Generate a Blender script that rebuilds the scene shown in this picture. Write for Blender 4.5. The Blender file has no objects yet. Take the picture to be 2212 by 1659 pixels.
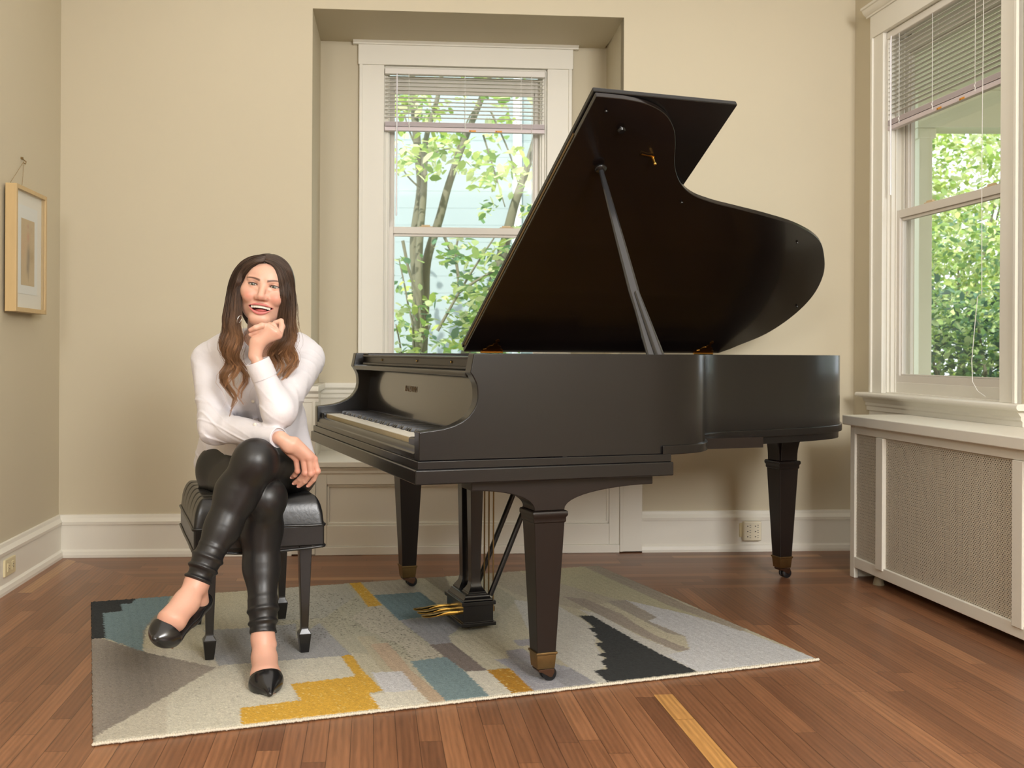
import bpy, bmesh, math, random
import numpy as np
from mathutils import Vector, Matrix, Euler, noise
random.seed(7)
VOX = .0018
rng = np.random.default_rng(7)
PI = math.pi
sc = bpy.context.scene
COL = sc.collection

# ---------------------------------------------------------------- camera
# eye height .96 m, looking along +Y, principal point at (1106,764) of the 2212x1659 frame
F, CX, CY, ROLL, EYE = 2200.0, 1106.0, 764.0, 0.005, 0.96
cam_data = bpy.data.cameras.new('camera')
cam = bpy.data.objects.new('camera', cam_data)
COL.objects.link(cam)
cam_data.sensor_width = 36.0
cam_data.lens = 36.0 * F / 2212.0
cam_data.shift_y = -65.5 / 2212.0
cam_data.clip_start = 0.02
cam_data.clip_end = 200
cam.location = (0, 0, EYE)
cam.rotation_euler = (PI / 2, -ROLL, 0)
cam_data.dof.use_dof = True
cam_data.dof.focus_distance = 3.3
cam_data.dof.aperture_fstop = 5.6
sc.camera = cam

# ---------------------------------------------------------------- colour management
sc.view_settings.view_transform = 'Standard'
sc.view_settings.look = 'None'
sc.view_settings.gamma = 1
sc.view_settings.use_curve_mapping = False
sc.view_settings.exposure = 0.27

# ---------------------------------------------------------------- sky, sun, photographic softboxes
world = bpy.data.worlds.new('sky')
sc.world = world
world.use_nodes = True
wn = world.node_tree
bg = wn.nodes['Background']
bg.inputs[0].default_value = (0.88, 0.95, 1.0, 1)
bg.inputs[1].default_value = 1.9
sc.cycles.max_bounces = 8
sc.cycles.diffuse_bounces = 4
sc.cycles.glossy_bounces = 4
sc.cycles.transparent_max_bounces = 16
sc.cycles.sample_clamp_indirect = 6
sc.cycles.caustics_reflective = False
sc.cycles.caustics_refractive = False

sun_d = bpy.data.lights.new('sun', 'SUN')
sun_d.energy = 5.0
sun_d.angle = 0.01
sun_d.color = (1, 0.96, 0.88)
sun = bpy.data.objects.new('sun', sun_d)
COL.objects.link(sun)
sun.rotation_euler = Vector((0.10, 0.62, -0.78)).to_track_quat('-Z', 'Y').to_euler()

def area(name, loc, target, sx, sy, energy, color=(1, 1, 1), spread=180):
    d = bpy.data.lights.new(name, 'AREA')
    d.shape = 'RECTANGLE'; d.size = sx; d.size_y = sy
    d.energy = energy; d.color = color
    d.spread = math.radians(spread)
    o = bpy.data.objects.new(name, d); COL.objects.link(o)
    o.location = loc
    o.rotation_euler = (Vector(target) - Vector(loc)).to_track_quat('-Z', 'Y').to_euler()
    return o
# large softboxes standing behind the camera in the open end of the room
area('softbox_right', (1.9, -1.5, 2.3), (-0.5, 4.5, 0.9), 1.2, 1.2, 160, (1.0, 0.992, 0.982))
area('softbox_left', (-1.2, -1.9, 2.7), (0.0, 4.6, 1.4), 1.4, 1.4, 112, (1.0, 0.992, 0.982))
area('ceiling_bounce', (0.0, 2.2, 2.90), (0.0, 2.2, 0.0), 3.2, 4.6, 34, (1.0, 0.992, 0.98))

# ---------------------------------------------------------------- helpers
def at(u, v, D):
    """photo pixel + distance along the view -> world point"""
    dx, dy = u - CX, v - CY
    return Vector(((dx + ROLL * dy) * D / F, D, EYE - (dy - ROLL * dx) * D / F))
def floor_at(u, v, z=0.0):
    dx, dy = u - CX, v - CY
    return at(u, v, (EYE - z) * F / (dy - ROLL * dx))

def set_props(o, label=None, cat=None, group=None, kind=None):
    if label: o['label'] = label
    if cat: o['category'] = cat
    if group: o['group'] = group
    if kind: o['kind'] = kind
    return o
def thing(name, label, cat, loc=(0, 0, 0), group=None):
    o = bpy.data.objects.new(name, None); COL.objects.link(o)
    o.location = loc; o.empty_display_size = 0.1
    return set_props(o, label, cat, group)

class MB:
    def __init__(s): s.v = []; s.f = []
    def add(s, vs, fs):
        n = len(s.v); s.v += [Vector(p) for p in vs]; s.f += [[n + i for i in f] for f in fs]
        return s
    def box(s, lo, hi, T=None):
        x0, y0, z0 = lo; x1, y1, z1 = hi
        vs = [(x0,y0,z0),(x1,y0,z0),(x1,y1,z0),(x0,y1,z0),(x0,y0,z1),(x1,y0,z1),(x1,y1,z1),(x0,y1,z1)]
        if T: vs = [T(*p) for p in vs]
        return s.add(vs, [(0,3,2,1),(4,5,6,7),(0,1,5,4),(1,2,6,5),(2,3,7,6),(3,0,4,7)])
    def loft(s, rings, cap=True, closed=True):
        """rings: list of equal-length vertex loops"""
        n = len(rings[0]); vs = [p for r in rings for p in r]; fs = []
        for i in range(len(rings) - 1):
            for j in range(n if closed else n - 1):
                k = (j + 1) % n
                fs.append((i*n + j, i*n + k, (i+1)*n + k, (i+1)*n + j))
        if cap:
            fs.append(tuple(range(n))[::-1]); m = (len(rings) - 1) * n
            fs.append(tuple(range(m, m + n)))
        return s.add(vs, fs)
    def tube(s, pts, r, n=10, cap=True, flat=1.0):
        pts = [Vector(p) for p in pts]
        if not hasattr(r, '__len__'): r = [r] * len(pts)
        rings = []; prev = None
        for i, p in enumerate(pts):
            t = (pts[min(i+1, len(pts)-1)] - pts[max(i-1, 0)])
            if t.length < 1e-9: t = Vector((0,0,1))
            t.normalize()
            if prev is None:
                a = Vector((0,0,1)) if abs(t.z) < .9 else Vector((1,0,0))
                x = t.cross(a).normalized()
            else:
                x = (prev - t * prev.dot(t)).normalized()
            prev = x; y = t.cross(x)
            rings.append([p + (x*math.cos(2*PI*k/n) + y*math.sin(2*PI*k/n)*flat) * r[i] for k in range(n)])
        return s.loft(rings, cap)
    def prism(s, poly, h0, h1, T):
        """poly: list of (a,b); extruded h0..h1; T(a,b,h)->world"""
        r0 = [T(a, b, h0) for a, b in poly]; r1 = [T(a, b, h1) for a, b in poly]
        return s.loft([r0, r1])
    def lathe(s, prof, T, n=24):
        rings = [[T(r*math.cos(2*PI*k/n), r*math.sin(2*PI*k/n), z) for k in range(n)] for r, z in prof]
        return s.loft(rings)
    def sphere(s, c, r, n=12, sc3=(1,1,1)):
        c = Vector(c); rings = []
        for i in range(1, n):
            a = PI*i/n
            rings.append([c + Vector((sc3[0]*r*math.sin(a)*math.cos(2*PI*k/(2*n)), sc3[1]*r*math.sin(a)*math.sin(2*PI*k/(2*n)), sc3[2]*r*math.cos(a))) for k in range(2*n)])
        return s.loft(rings)
    def build(s, name, mat, parent=None, bevel=0, seg=2, smooth=None, kind=None, weld=False, skip=None):
        me = bpy.data.meshes.new(name)
        me.from_pydata([tuple(p) for p in s.v], [], s.f)
        bm = bmesh.new(); bm.from_mesh(me)
        if weld: bmesh.ops.remove_doubles(bm, verts=bm.verts, dist=1e-5)
        bmesh.ops.recalc_face_normals(bm, faces=bm.faces)
        bm.to_mesh(me); bm.free()
        o = bpy.data.objects.new(name, me); COL.objects.link(o)
        for m in (mat if isinstance(mat, (list, tuple)) else [mat]): me.materials.append(m)
        if smooth is not None:
            me.shade_smooth()
            try: me.set_sharp_from_angle(angle=math.radians(smooth))
            except Exception: pass
        if bevel:
            b = o.modifiers.new('bevel', 'BEVEL'); b.width = bevel; b.segments = seg; b.limit_method = 'ANGLE'; b.angle_limit = math.radians(40)
            b.harden_normals = True
            if skip:   # edges left sharp where two pieces run on flush
                b.limit_method = 'WEIGHT'; at_ = me.attributes.new('bevel_weight_edge', 'FLOAT', 'EDGE')
                bm = bmesh.new(); bm.from_mesh(me); bm.edges.ensure_lookup_table()
                wts = [0.0 if (skip(e.verts[0].co) and skip(e.verts[1].co)) or len(e.link_faces) != 2 or e.calc_face_angle(0) < .7 else 1.0 for e in bm.edges]
                bm.free(); at_.data.foreach_set('value', wts)
            me.shade_smooth()
            try: me.set_sharp_from_angle(angle=math.radians(50))
            except Exception: pass
        if parent is not None:
            o.parent = parent; o.matrix_parent_inverse = Matrix.Translation(-Vector(parent.location)) if parent.type == 'EMPTY' else Matrix.Identity(4)
        if kind: o['kind'] = kind
        return o
def struct(mb, name, mat, parent=None, **k):
    return mb.build(name, mat, parent, kind=None if parent is not None else 'structure', **k)
def smoothstep(a, b, x):
    t = np.clip((x - a) / (b - a), 0, 1); return t*t*(3 - 2*t)
def catmull(pts, n=8, closed=False):
    pts = [Vector(p) for p in pts]; out = []; m = len(pts)
    rngi = range(m if closed else m - 1)
    for i in rngi:
        if closed: p0,p1,p2,p3 = pts[i-1], pts[i], pts[(i+1)%m], pts[(i+2)%m]
        else: p0,p1,p2,p3 = pts[max(i-1,0)], pts[i], pts[i+1], pts[min(i+2,m-1)]
        for k in range(n):
            t = k/n
            out.append(.5*((2*p1) + (p2-p0)*t + (2*p0-5*p1+4*p2-p3)*t*t + (3*p1-p0-3*p2+p3)*t**3))
    if not closed: out.append(pts[-1])
    return out

# ---------------------------------------------------------------- materials
def srgb(r, g, b):
    f = lambda c: (c/255/12.92) if c/255 <= .04045 else ((c/255+.055)/1.055)**2.4
    return (f(r), f(g), f(b), 1)
def mat(name, color=(.5,.5,.5,1), rough=.5, metal=0.0, coat=0.0, coat_rough=.1, spec=.5, bump=0, bump_scale=50, vary=0, vary_scale=3, sheen=0, sss=0, stretch=None):
    m = bpy.data.materials.new(name); m.use_nodes = True
    nt = m.node_tree; b = nt.nodes['Principled BSDF']
    b.inputs['Base Color'].default_value = color
    b.inputs['Roughness'].default_value = rough
    b.inputs['Metallic'].default_value = metal
    b.inputs['Coat Weight'].default_value = coat
    b.inputs['Coat Roughness'].default_value = coat_rough
    b.inputs['Specular IOR Level'].default_value = spec
    if sheen: b.inputs['Sheen Weight'].default_value = sheen
    if sss:
        b.inputs['Subsurface Weight'].default_value = sss
        b.inputs['Subsurface Radius'].default_value = (1, .35, .18)
        b.inputs['Subsurface Scale'].default_value = .006
    tc = None
    def coords():
        nonlocal tc
        if tc is None:
            tc = nt.nodes.new('ShaderNodeTexCoord')
            if stretch:
                mp = nt.nodes.new('ShaderNodeMapping'); mp.inputs['Scale'].default_value = stretch
                nt.links.new(tc.outputs['Object'], mp.inputs['Vector']); tc = mp
        return tc.outputs['Vector'] if stretch else tc.outputs['Object']
    if vary:
        n = nt.nodes.new('ShaderNodeTexNoise'); n.inputs['Scale'].default_value = vary_scale; n.inputs['Detail'].default_value = 6
        nt.links.new(coords(), n.inputs['Vector'])
        mx = nt.nodes.new('ShaderNodeMix'); mx.data_type = 'RGBA'; mx.blend_type = 'MIX'
        c = color; lo = tuple(max(0, x*(1-vary)) for x in c[:3]) + (1,); hi = tuple(min(1, x*(1+vary)) for x in c[:3]) + (1,)
        mx.inputs[6].default_value = lo; mx.inputs[7].default_value = hi
        nt.links.new(n.outputs['Fac'], mx.inputs[0]); nt.links.new(mx.outputs[2], b.inputs['Base Color'])
    if bump:
        n2 = nt.nodes.new('ShaderNodeTexNoise'); n2.inputs['Scale'].default_value = bump_scale; n2.inputs['Detail'].default_value = 5
        nt.links.new(coords(), n2.inputs['Vector'])
        bp = nt.nodes.new('ShaderNodeBump'); bp.inputs['Strength'].default_value = bump; bp.inputs['Distance'].default_value = .01
        nt.links.new(n2.outputs['Fac'], bp.inputs['Height']); nt.links.new(bp.outputs['Normal'], b.inputs['Normal'])
    return m
def glass_mat(name, tint=(1,1,1,1), refl=1.0):
    m = bpy.data.materials.new(name); m.use_nodes = True; nt = m.node_tree; nt.nodes.clear()
    out = nt.nodes.new('ShaderNodeOutputMaterial'); tr = nt.nodes.new('ShaderNodeBsdfTransparent'); gl = nt.nodes.new('ShaderNodeBsdfGlossy')
    tr.inputs[0].default_value = tint; gl.inputs['Roughness'].default_value = .01
    lw = nt.nodes.new('ShaderNodeLayerWeight'); lw.inputs[0].default_value = .5
    pw = nt.nodes.new('ShaderNodeMath'); pw.operation = 'POWER'; nt.links.new(lw.outputs['Facing'], pw.inputs[0]); pw.inputs[1].default_value = 5
    fr = nt.nodes.new('ShaderNodeMath'); fr.operation = 'MULTIPLY_ADD'; nt.links.new(pw.outputs[0], fr.inputs[0]); fr.inputs[1].default_value = .9; fr.inputs[2].default_value = .04*refl
    mx = nt.nodes.new('ShaderNodeMixShader')
    nt.links.new(fr.outputs[0], mx.inputs[0]); nt.links.new(tr.outputs[0], mx.inputs[1]); nt.links.new(gl.outputs[0], mx.inputs[2]); nt.links.new(mx.outputs[0], out.inputs[0])
    return m
def attr_mat(name, rough=.5, spec=.5, bump=0, bump_scale=200, sss=0, coat=0, sheen=0, attr='tint', noise_mix=0, noise_scale=150):
    m = mat(name, rough=rough, spec=spec, bump=bump, bump_scale=bump_scale, sss=sss, coat=coat, sheen=sheen)
    nt = m.node_tree; a = nt.nodes.new('ShaderNodeAttribute'); a.attribute_name = attr
    src = a.outputs['Color']
    if noise_mix:
        tc = nt.nodes.new('ShaderNodeTexCoord'); n = nt.nodes.new('ShaderNodeTexNoise'); n.inputs['Scale'].default_value = noise_scale; n.inputs['Detail'].default_value = 4
        nt.links.new(tc.outputs['Object'], n.inputs['Vector'])
        mr = nt.nodes.new('ShaderNodeMapRange'); mr.inputs['From Min'].default_value = .3; mr.inputs['From Max'].default_value = .7
        mr.inputs['To Min'].default_value = 1 - noise_mix; mr.inputs['To Max'].default_value = 1 + noise_mix
        nt.links.new(n.outputs['Fac'], mr.inputs['Value'])
        mx = nt.nodes.new('ShaderNodeVectorMath'); mx.operation = 'SCALE'
        nt.links.new(src, mx.inputs[0]); nt.links.new(mr.outputs[0], mx.inputs['Scale']); src = mx.outputs[0]
    nt.links.new(src, nt.nodes['Principled BSDF'].inputs['Base Color'])
    return m
def set_attr(o, cols, name='tint'):
    me = o.data; a = me.color_attributes.new(name, 'FLOAT_COLOR', 'POINT')
    c = np.ones((len(me.vertices), 4), dtype=np.float32); c[:, :3] = cols
    a.data.foreach_set('color', c.ravel())

M = {}
M['wall'] = mat('wall_paint', srgb(202, 192, 168), .75, spec=.25, bump=.12, bump_scale=9, vary=.03, vary_scale=1.3)
M['white'] = mat('trim_paint', srgb(230, 226, 214), .42, spec=.4, bump=.08, bump_scale=14, vary=.02, vary_scale=4)
M['ceil'] = mat('ceiling_paint', srgb(235, 230, 215), .8)
M['vinyl'] = mat('window_vinyl', srgb(222, 216, 206), .4)
M['ebony'] = mat('ebonized_wood', (.0075, .0069, .0069, 1), .26, spec=.42, coat=.12, coat_rough=.10, bump=.015, bump_scale=60, stretch=(1, 1, 8))
M['ebony2'] = mat('worn_mahogany_black', (.011, .0068, .0055, 1), .34, spec=.36, coat=.1, coat_rough=.2, vary=.5, vary_scale=5, stretch=(1, 1, .3))
M['brass'] = mat('polished_brass', srgb(206, 164, 84), .22, 1.0)
M['oldbrass'] = mat('aged_brass', srgb(138, 114, 76), .42, 1.0, vary=.25, vary_scale=30)
M['copper'] = mat('caster_bronze', srgb(98, 74, 60), .40, 1.0, vary=.3, vary_scale=40)
M['rubber'] = mat('black_rubber', (.01, .01, .011, 1), .35)
M['ivory'] = mat('ivory_key', srgb(236, 232, 218), .30, vary=.04, vary_scale=60)
M['keyside'] = mat('key_front', srgb(196, 180, 142), .5)
M['steel'] = mat('steel', srgb(170, 170, 170), .3, 1.0)
M['blackleather'] = mat('black_leather', (.009, .009, .0095, 1), .30, spec=.55, bump=.035, bump_scale=90)
M['glass'] = glass_mat('window_glass')
M['dark'] = mat('dark_void', (.01, .008, .007, 1), .9)
# ================================================================ ROOM
AZ_B, AZ_D = math.radians(4.16), math.radians(-7.9)
SB = Vector((math.cos(AZ_B), math.sin(AZ_B), 0)); DB = Vector((math.sin(AZ_D), math.cos(AZ_D), 0))
_c = floor_at(133, 1204.5)
OB = _c - SB*.02 + DB*.02
def PB(s, d, z): return OB + SB*s + DB*d + Vector((0, 0, z))        # back wall frame: s along, d beyond the wall
def hitB(u, v, d):
    """where the sight line through a pixel meets the plane d of the back wall frame -> (s, z)"""
    r = at(u, v, 1.0) - cam.location; o = Vector(cam.location) - OB - DB*d
    n = Vector((-SB.y, SB.x, 0)); t = -o.dot(n)/r.dot(n); p = o + r*t
    return p.x*SB.x + p.y*SB.y if False else (p - Vector((0,0,p.z))).dot(SB), p.z
AZ_R = math.radians(-8.56)
TR = -Vector((math.sin(AZ_R), math.cos(AZ_R), 0)); ER = Vector((math.cos(AZ_R), -math.sin(AZ_R), 0))
_s = hitB(1844, 764, 0)[0]; OR = PB(_s, 0, 0); S_R = _s
def PR(t, e, z): return OR + TR*t + ER*e + Vector((0, 0, z))        # right wall frame: t toward the camera, e beyond the wall
def hitR(u, v, e):
    r = at(u, v, 1.0) - cam.location; o = Vector(cam.location) - OR - ER*e
    k = -o.dot(ER)/r.dot(ER); p = o + r*k
    return p.dot(TR), p.z
AZ_L = math.radians(-7.28)
TL = -Vector((math.sin(AZ_L), math.cos(AZ_L), 0)); EL = Vector((-math.cos(AZ_L), math.sin(AZ_L), 0))
def PL(t, e, z): return OB + TL*t + EL*e + Vector((0, 0, z))
ZC = 2.95; LEN = 8.2


def st_of(p):
    q = p - OB; det = SB.x*(-DB.y) - SB.y*(-DB.x)
    return (q.x*(-DB.y) - q.y*(-DB.x))/det, (SB.x*q.y - SB.y*q.x)/det
_ps, _pt = st_of(floor_at(1500, 1570)); PALE_ROW = float(math.floor(_ps/.056)); PALE_T0 = st_of(floor_at(1437, 1500))[1]; PALE_T1 = PALE_T0 + 1.1
# floor -----------------------------------------------------------
fm = bpy.data.materials.new('oak_strip_floor'); fm.use_nodes = True
nt = fm.node_tree; N = nt.nodes; L = nt.links; pb = N['Principled BSDF']
def mth(op, a, b=None, c=None):
    n = N.new('ShaderNodeMath'); n.operation = op
    for i, x in enumerate((a, b, c)):
        if x is None: continue
        if isinstance(x, (int, float)): n.inputs[i].default_value = x
        else: L.new(x, n.inputs[i])
    return n.outputs[0]
tc = N.new('ShaderNodeTexCoord')
sx = N.new('ShaderNodeSeparateXYZ'); L.new(tc.outputs['UV'], sx.inputs[0])
S_, T_ = sx.outputs[0], sx.outputs[1]        # metres: along the back wall, and out from it
W_ = .056
border = mth('LESS_THAN', T_, 14.0*W_)       # boards parallel to the back wall
# mitred at the left: boards of the left border run with the left wall
mitre = mth('GREATER_THAN', S_, T_)
border = mth('MULTIPLY', border, mitre)
across = mth('ADD', mth('MULTIPLY', T_, border), mth('MULTIPLY', S_, mth('SUBTRACT', 1.0, border)))
along = mth('ADD', mth('MULTIPLY', S_, border), mth('MULTIPLY', T_, mth('SUBTRACT', 1.0, border)))
row = mth('FLOOR', mth('DIVIDE', across, W_))
fx = mth('FRACT', mth('DIVIDE', across, W_))
wn1 = N.new('ShaderNodeTexWhiteNoise'); wn1.noise_dimensions = '2D'
cmb = N.new('ShaderNodeCombineXYZ'); L.new(row, cmb.inputs[0]); L.new(border, cmb.inputs[1]); L.new(cmb.outputs[0], wn1.inputs['Vector'])
LEN_ = .72
ly = mth('ADD', mth('DIVIDE', along, LEN_), mth('MULTIPLY', wn1.outputs['Value'], 7.0))
brd = mth('FLOOR', ly); fy = mth('FRACT', ly)
wn2 = N.new('ShaderNodeTexWhiteNoise'); wn2.noise_dimensions = '3D'
cmb2 = N.new('ShaderNodeCombineXYZ'); L.new(row, cmb2.inputs[0]); L.new(brd, cmb2.inputs[1]); L.new(border, cmb2.inputs[2]); L.new(cmb2.outputs[0], wn2.inputs['Vector'])
ramp = N.new('ShaderNodeValToRGB'); L.new(wn2.outputs['Value'], ramp.inputs[0])
cr = ramp.color_ramp; cr.interpolation = 'LINEAR'
cols = [(0.0, (119,80,56)), (.3, (130,88,61)), (.62, (138,94,65)), (.9, (148,102,71)), (.985, (158,111,77)), (1.0, (174,130,88))]
while len(cr.elements) < len(cols): cr.elements.new(.5)
for e, (p, c) in zip(cr.elements, cols): e.position = p; e.color = srgb(*c)
# grain: stretched along the board
gv = N.new('ShaderNodeCombineXYZ')
L.new(mth('MULTIPLY', across, 90.0), gv.inputs[0]); L.new(mth('MULTIPLY', along, 5.0), gv.inputs[1]); L.new(mth('MULTIPLY', wn2.outputs['Value'], 37.0), gv.inputs[2])
gn = N.new('ShaderNodeTexNoise'); gn.inputs['Scale'].default_value = 1.0; gn.inputs['Detail'].default_value = 5; gn.inputs['Distortion'].default_value = 1.2
L.new(gv.outputs[0], gn.inputs['Vector'])
gw = N.new('ShaderNodeTexWave'); gw.inputs['Scale'].default_value = .22; gw.inputs['Distortion'].default_value = 7; gw.inputs['Detail'].default_value = 2
L.new(gv.outputs[0], gw.inputs['Vector'])
g = mth('ADD', mth('MULTIPLY', gn.outputs['Fac'], .8), mth('MULTIPLY', gw.outputs['Fac'], .2))
gr = N.new('ShaderNodeMapRange'); gr.inputs[1].default_value = .28; gr.inputs[2].default_value = .72; gr.inputs[3].default_value = .70; gr.inputs[4].default_value = 1.14
L.new(g, gr.inputs[0])
# one pale replacement board
pale = mth('MULTIPLY', mth('COMPARE', row, PALE_ROW, .4), mth('MULTIPLY', mth('GREATER_THAN', along, PALE_T0), mth('LESS_THAN', along, PALE_T1)))
mxp = N.new('ShaderNodeMix'); mxp.data_type = 'RGBA'; L.new(pale, mxp.inputs[0]); L.new(ramp.outputs[0], mxp.inputs[6]); mxp.inputs[7].default_value = srgb(196, 146, 86)
# seams
ex = mth('MINIMUM', fx, mth('SUBTRACT', 1.0, fx)); ey = mth('MINIMUM', fy, mth('SUBTRACT', 1.0, fy))
seam = mth('MAXIMUM', mth('LESS_THAN', ex, .016), mth('LESS_THAN', ey, .0013))
sf = mth('SUBTRACT', 1.0, mth('MULTIPLY', seam, .62))
vm = N.new('ShaderNodeVectorMath'); vm.operation = 'SCALE'; L.new(mxp.outputs[2], vm.inputs[0]); L.new(mth('MULTIPLY', gr.outputs[0], sf), vm.inputs['Scale'])
L.new(vm.outputs[0], pb.inputs['Base Color'])
rr = N.new('ShaderNodeMapRange'); rr.inputs[3].default_value = .30; rr.inputs[4].default_value = .42; L.new(gn.outputs['Fac'], rr.inputs[0]); L.new(rr.outputs[0], pb.inputs['Roughness'])
bpn = N.new('ShaderNodeBump'); bpn.inputs['Strength'].default_value = .25; bpn.inputs['Distance'].default_value = .002
L.new(mth('SUBTRACT', mth('MULTIPLY', g, .3), seam), bpn.inputs['Height']); L.new(bpn.outputs[0], pb.inputs['Normal'])
pb.inputs['Specular IOR Level'].default_value = .45
m = MB()
W_ROOM = 5.4
c4 = [PB(-.3, .1, 0), PB(W_ROOM, .1, 0), PB(W_ROOM, .1, 0) - DB*LEN, PB(-.3, .1, 0) - DB*LEN]
m.add(c4 + [p - Vector((0,0,.1)) for p in c4], [(0,1,2,3),(7,6,5,4),(0,4,5,1),(1,5,6,2),(2,6,7,3),(3,7,4,0)])
fl = struct(m, 'floor', fm)
uvl = fl.data.uv_layers.new(name='UVMap')
for lp in fl.data.loops:
    uvl.data[lp.index].uv = st_of(fl.data.vertices[lp.vertex_index].co)

# back wall with the alcove cut in it ------------------------------
sa0, zt0 = hitB(675.5, 19, 0); sa1, zt1 = hitB(1348, 37, 0)
DA = .51
ALC0, ALC1 = hitB(692.7, 95, DA)[0], hitB(1310.5, 102, DA)[0]
ZT = (zt0 + zt1)/2
wo0, _ = hitB(829, 400, DA); wo1, _ = hitB(1180, 400, DA)        # window opening
WZ0, WZ1 = .80, hitB(1000, 147, DA)[1]
m = MB()
m.box((-.0, 0, 0), (sa0, .06, ZC), PB); m.box((sa1, 0, 0), (S_R + .2, .06, ZC), PB); m.box((sa0, 0, ZT), (sa1, .06, ZC), PB)
# alcove cheeks, soffit, back (four pieces round the window)
m.prism([(sa0-.03, .06), (sa0, .06), (sa0, 0.0), (ALC0, DA), (ALC0, DA+.12), (ALC0-.1, DA+.12)], 0, ZC, lambda a, b, h: PB(a, b, h))
m.prism([(sa1+.03, .06), (sa1, .06), (sa1, 0.0), (ALC1, DA), (ALC1, DA+.12), (ALC1+.1, DA+.12)], 0, ZC, lambda a, b, h: PB(a, b, h))
m.box((sa0-.02, .06, ZT), (sa1+.02, DA+.12, ZT+.1), PB)
m.box((ALC0-.02, DA, 0), (wo0, DA+.12, ZT+.05), PB); m.box((wo1, DA, 0), (ALC1+.02, DA+.12, ZT+.05), PB)
m.box((wo0, DA, 0), (wo1, DA+.12, WZ0-.02), PB); m.box((wo0, DA, WZ1), (wo1, DA+.12, ZT+.05), PB)
struct(m, 'wall_back', M['wall'])
m = MB(); m.box((-.25, 0, 0), (LEN, .1, ZC), PL); struct(m, 'wall_left', M['wall'])
# right wall with its window
RT0, RT1 = hitR(1915, 500, 0)[0], hitR(2171, 500, 0)[0]
RZ0, RZ1 = .785, 2.46
m = MB()
m.box((-.1, 0, 0), (RT0, .14, ZC), PR); m.box((RT1, 0, 0), (LEN, .14, ZC), PR)
m.box((RT0, 0, 0), (RT1, .14, RZ0), PR); m.box((RT0, 0, RZ1), (RT1, .14, ZC), PR)
struct(m, 'wall_right', M['wall'])
m = MB()
cc = [PB(-.4, .8, ZC), PB(W_ROOM+.3, .8, ZC), PB(W_ROOM+.3, .8, ZC) - DB*(LEN+.8), PB(-.4, .8, ZC) - DB*(LEN+.8)]
m.add(cc + [p + Vector((0,0,.15)) for p in cc], [(0,1,2,3),(7,6,5,4),(0,4,5,1),(1,5,6,2),(2,6,7,3),(3,7,4,0)])
struct(m, 'ceiling', M['ceil'])
m = MB(); m.box((-.5, 0, 0), (W_ROOM+.5, .1, ZC), lambda a, b, c: PB(a, b, c) - DB*(LEN-.05)); struct(m, 'wall_front', M['wall'])

# baseboards --------------------------------------------------------
def moulding(P, a0, a1, prof, name, material, parent=None, bevel=0, sgn=-1):
    m = MB(); m.loft([[P(a0, sgn*y, z) for y, z in prof], [P(a1, sgn*y, z) for y, z in prof]])
    return struct(m, name, material, parent, bevel=bevel, seg=2) if parent is None else m.build(name, material, parent, bevel=bevel)
BP = [(0,0),(.030,0),(.030,.012),(.026,.028),(.018,.034),(.016,.036),(.016,.150),(.022,.152),(.024,.166),(.018,.174),(.012,.182),(.010,.196),(0,.198)]
pil0, pil1 = hitB(630, 1100, -.03)[0], hitB(680.5, 1100, -.03)[0]
pir0, pir1 = hitB(1339, 1100, -.03)[0], hitB(1387.5, 1100, -.03)[0]
moulding(PB, 0, pil0, BP, 'baseboard_back', M['white'])
moulding(PB, pir1, S_R, BP, 'baseboard_back', M['white'])
moulding(PL, 0, LEN, BP, 'baseboard_left', M['white'])
moulding(PR, 0, LEN, BP, 'baseboard_right', M['white'])

# window seat wainscot -----------------------------------------------
zseat = hitB(686, 997, -.03)[1]
m = MB()
p0, p1 = pil1, pir0
m.box((p0, -.006, .0), (p1, .03, zseat-.05), PB)
# raised rails round the sunk panel
zp0, zp1 = hitB(720, 1135, -.02)[1], hitB(720, 1047, -.02)[1]
sp0, sp1 = hitB(706, 1090, -.02)[0], hitB(1316, 1090, -.02)[0]
m.box((p0, -.022, .04), (sp0, -.006, zseat-.05), PB); m.box((sp1, -.022, .04), (p1, -.006, zseat-.05), PB)
m.box((sp0, -.022, .04), (sp1, -.006, zp0), PB); m.box((sp0, -.022, zp1), (sp1, -.006, zseat-.05), PB)
for (a, b) in (((sp0, zp1-.012), (sp1, zp1)), ((sp0, zp0), (sp1, zp0+.012))):
    m.box((a[0], -.014, a[1]), (b[0], -.004, b[1]), PB)
for (a, b) in (((sp0, zp0), (sp0+.012, zp1)), ((sp1-.012, zp0), (sp1, zp1))):
    m.box((a[0], -.014, a[1]), (b[0], -.004, b[1]), PB)
m.box((p0, -.030, 0), (p1, -.0, .04), PB)
struct(m, 'trim_1', M['white'], bevel=.003)
# seat board and bed mould
m = MB(); m.prism([(ALC0+.0, DA), (sa0+.0, .0), (p0, .0), (p0, -.045), (p1, -.045), (p1, .0), (sa1, 0), (ALC1, DA)], zseat-.028, zseat, lambda a, b, h: PB(a, b, h))
struct(m, 'trim_2', M['white'], bevel=.005)
moulding(PB, p0, p1, [(0, zseat-.03), (.034, zseat-.03), (.034, zseat-.036), (.028, zseat-.044), (.028, zseat-.056), (.022, zseat-.062), (0, zseat-.07)], 'trim_3', M['white'])
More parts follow.
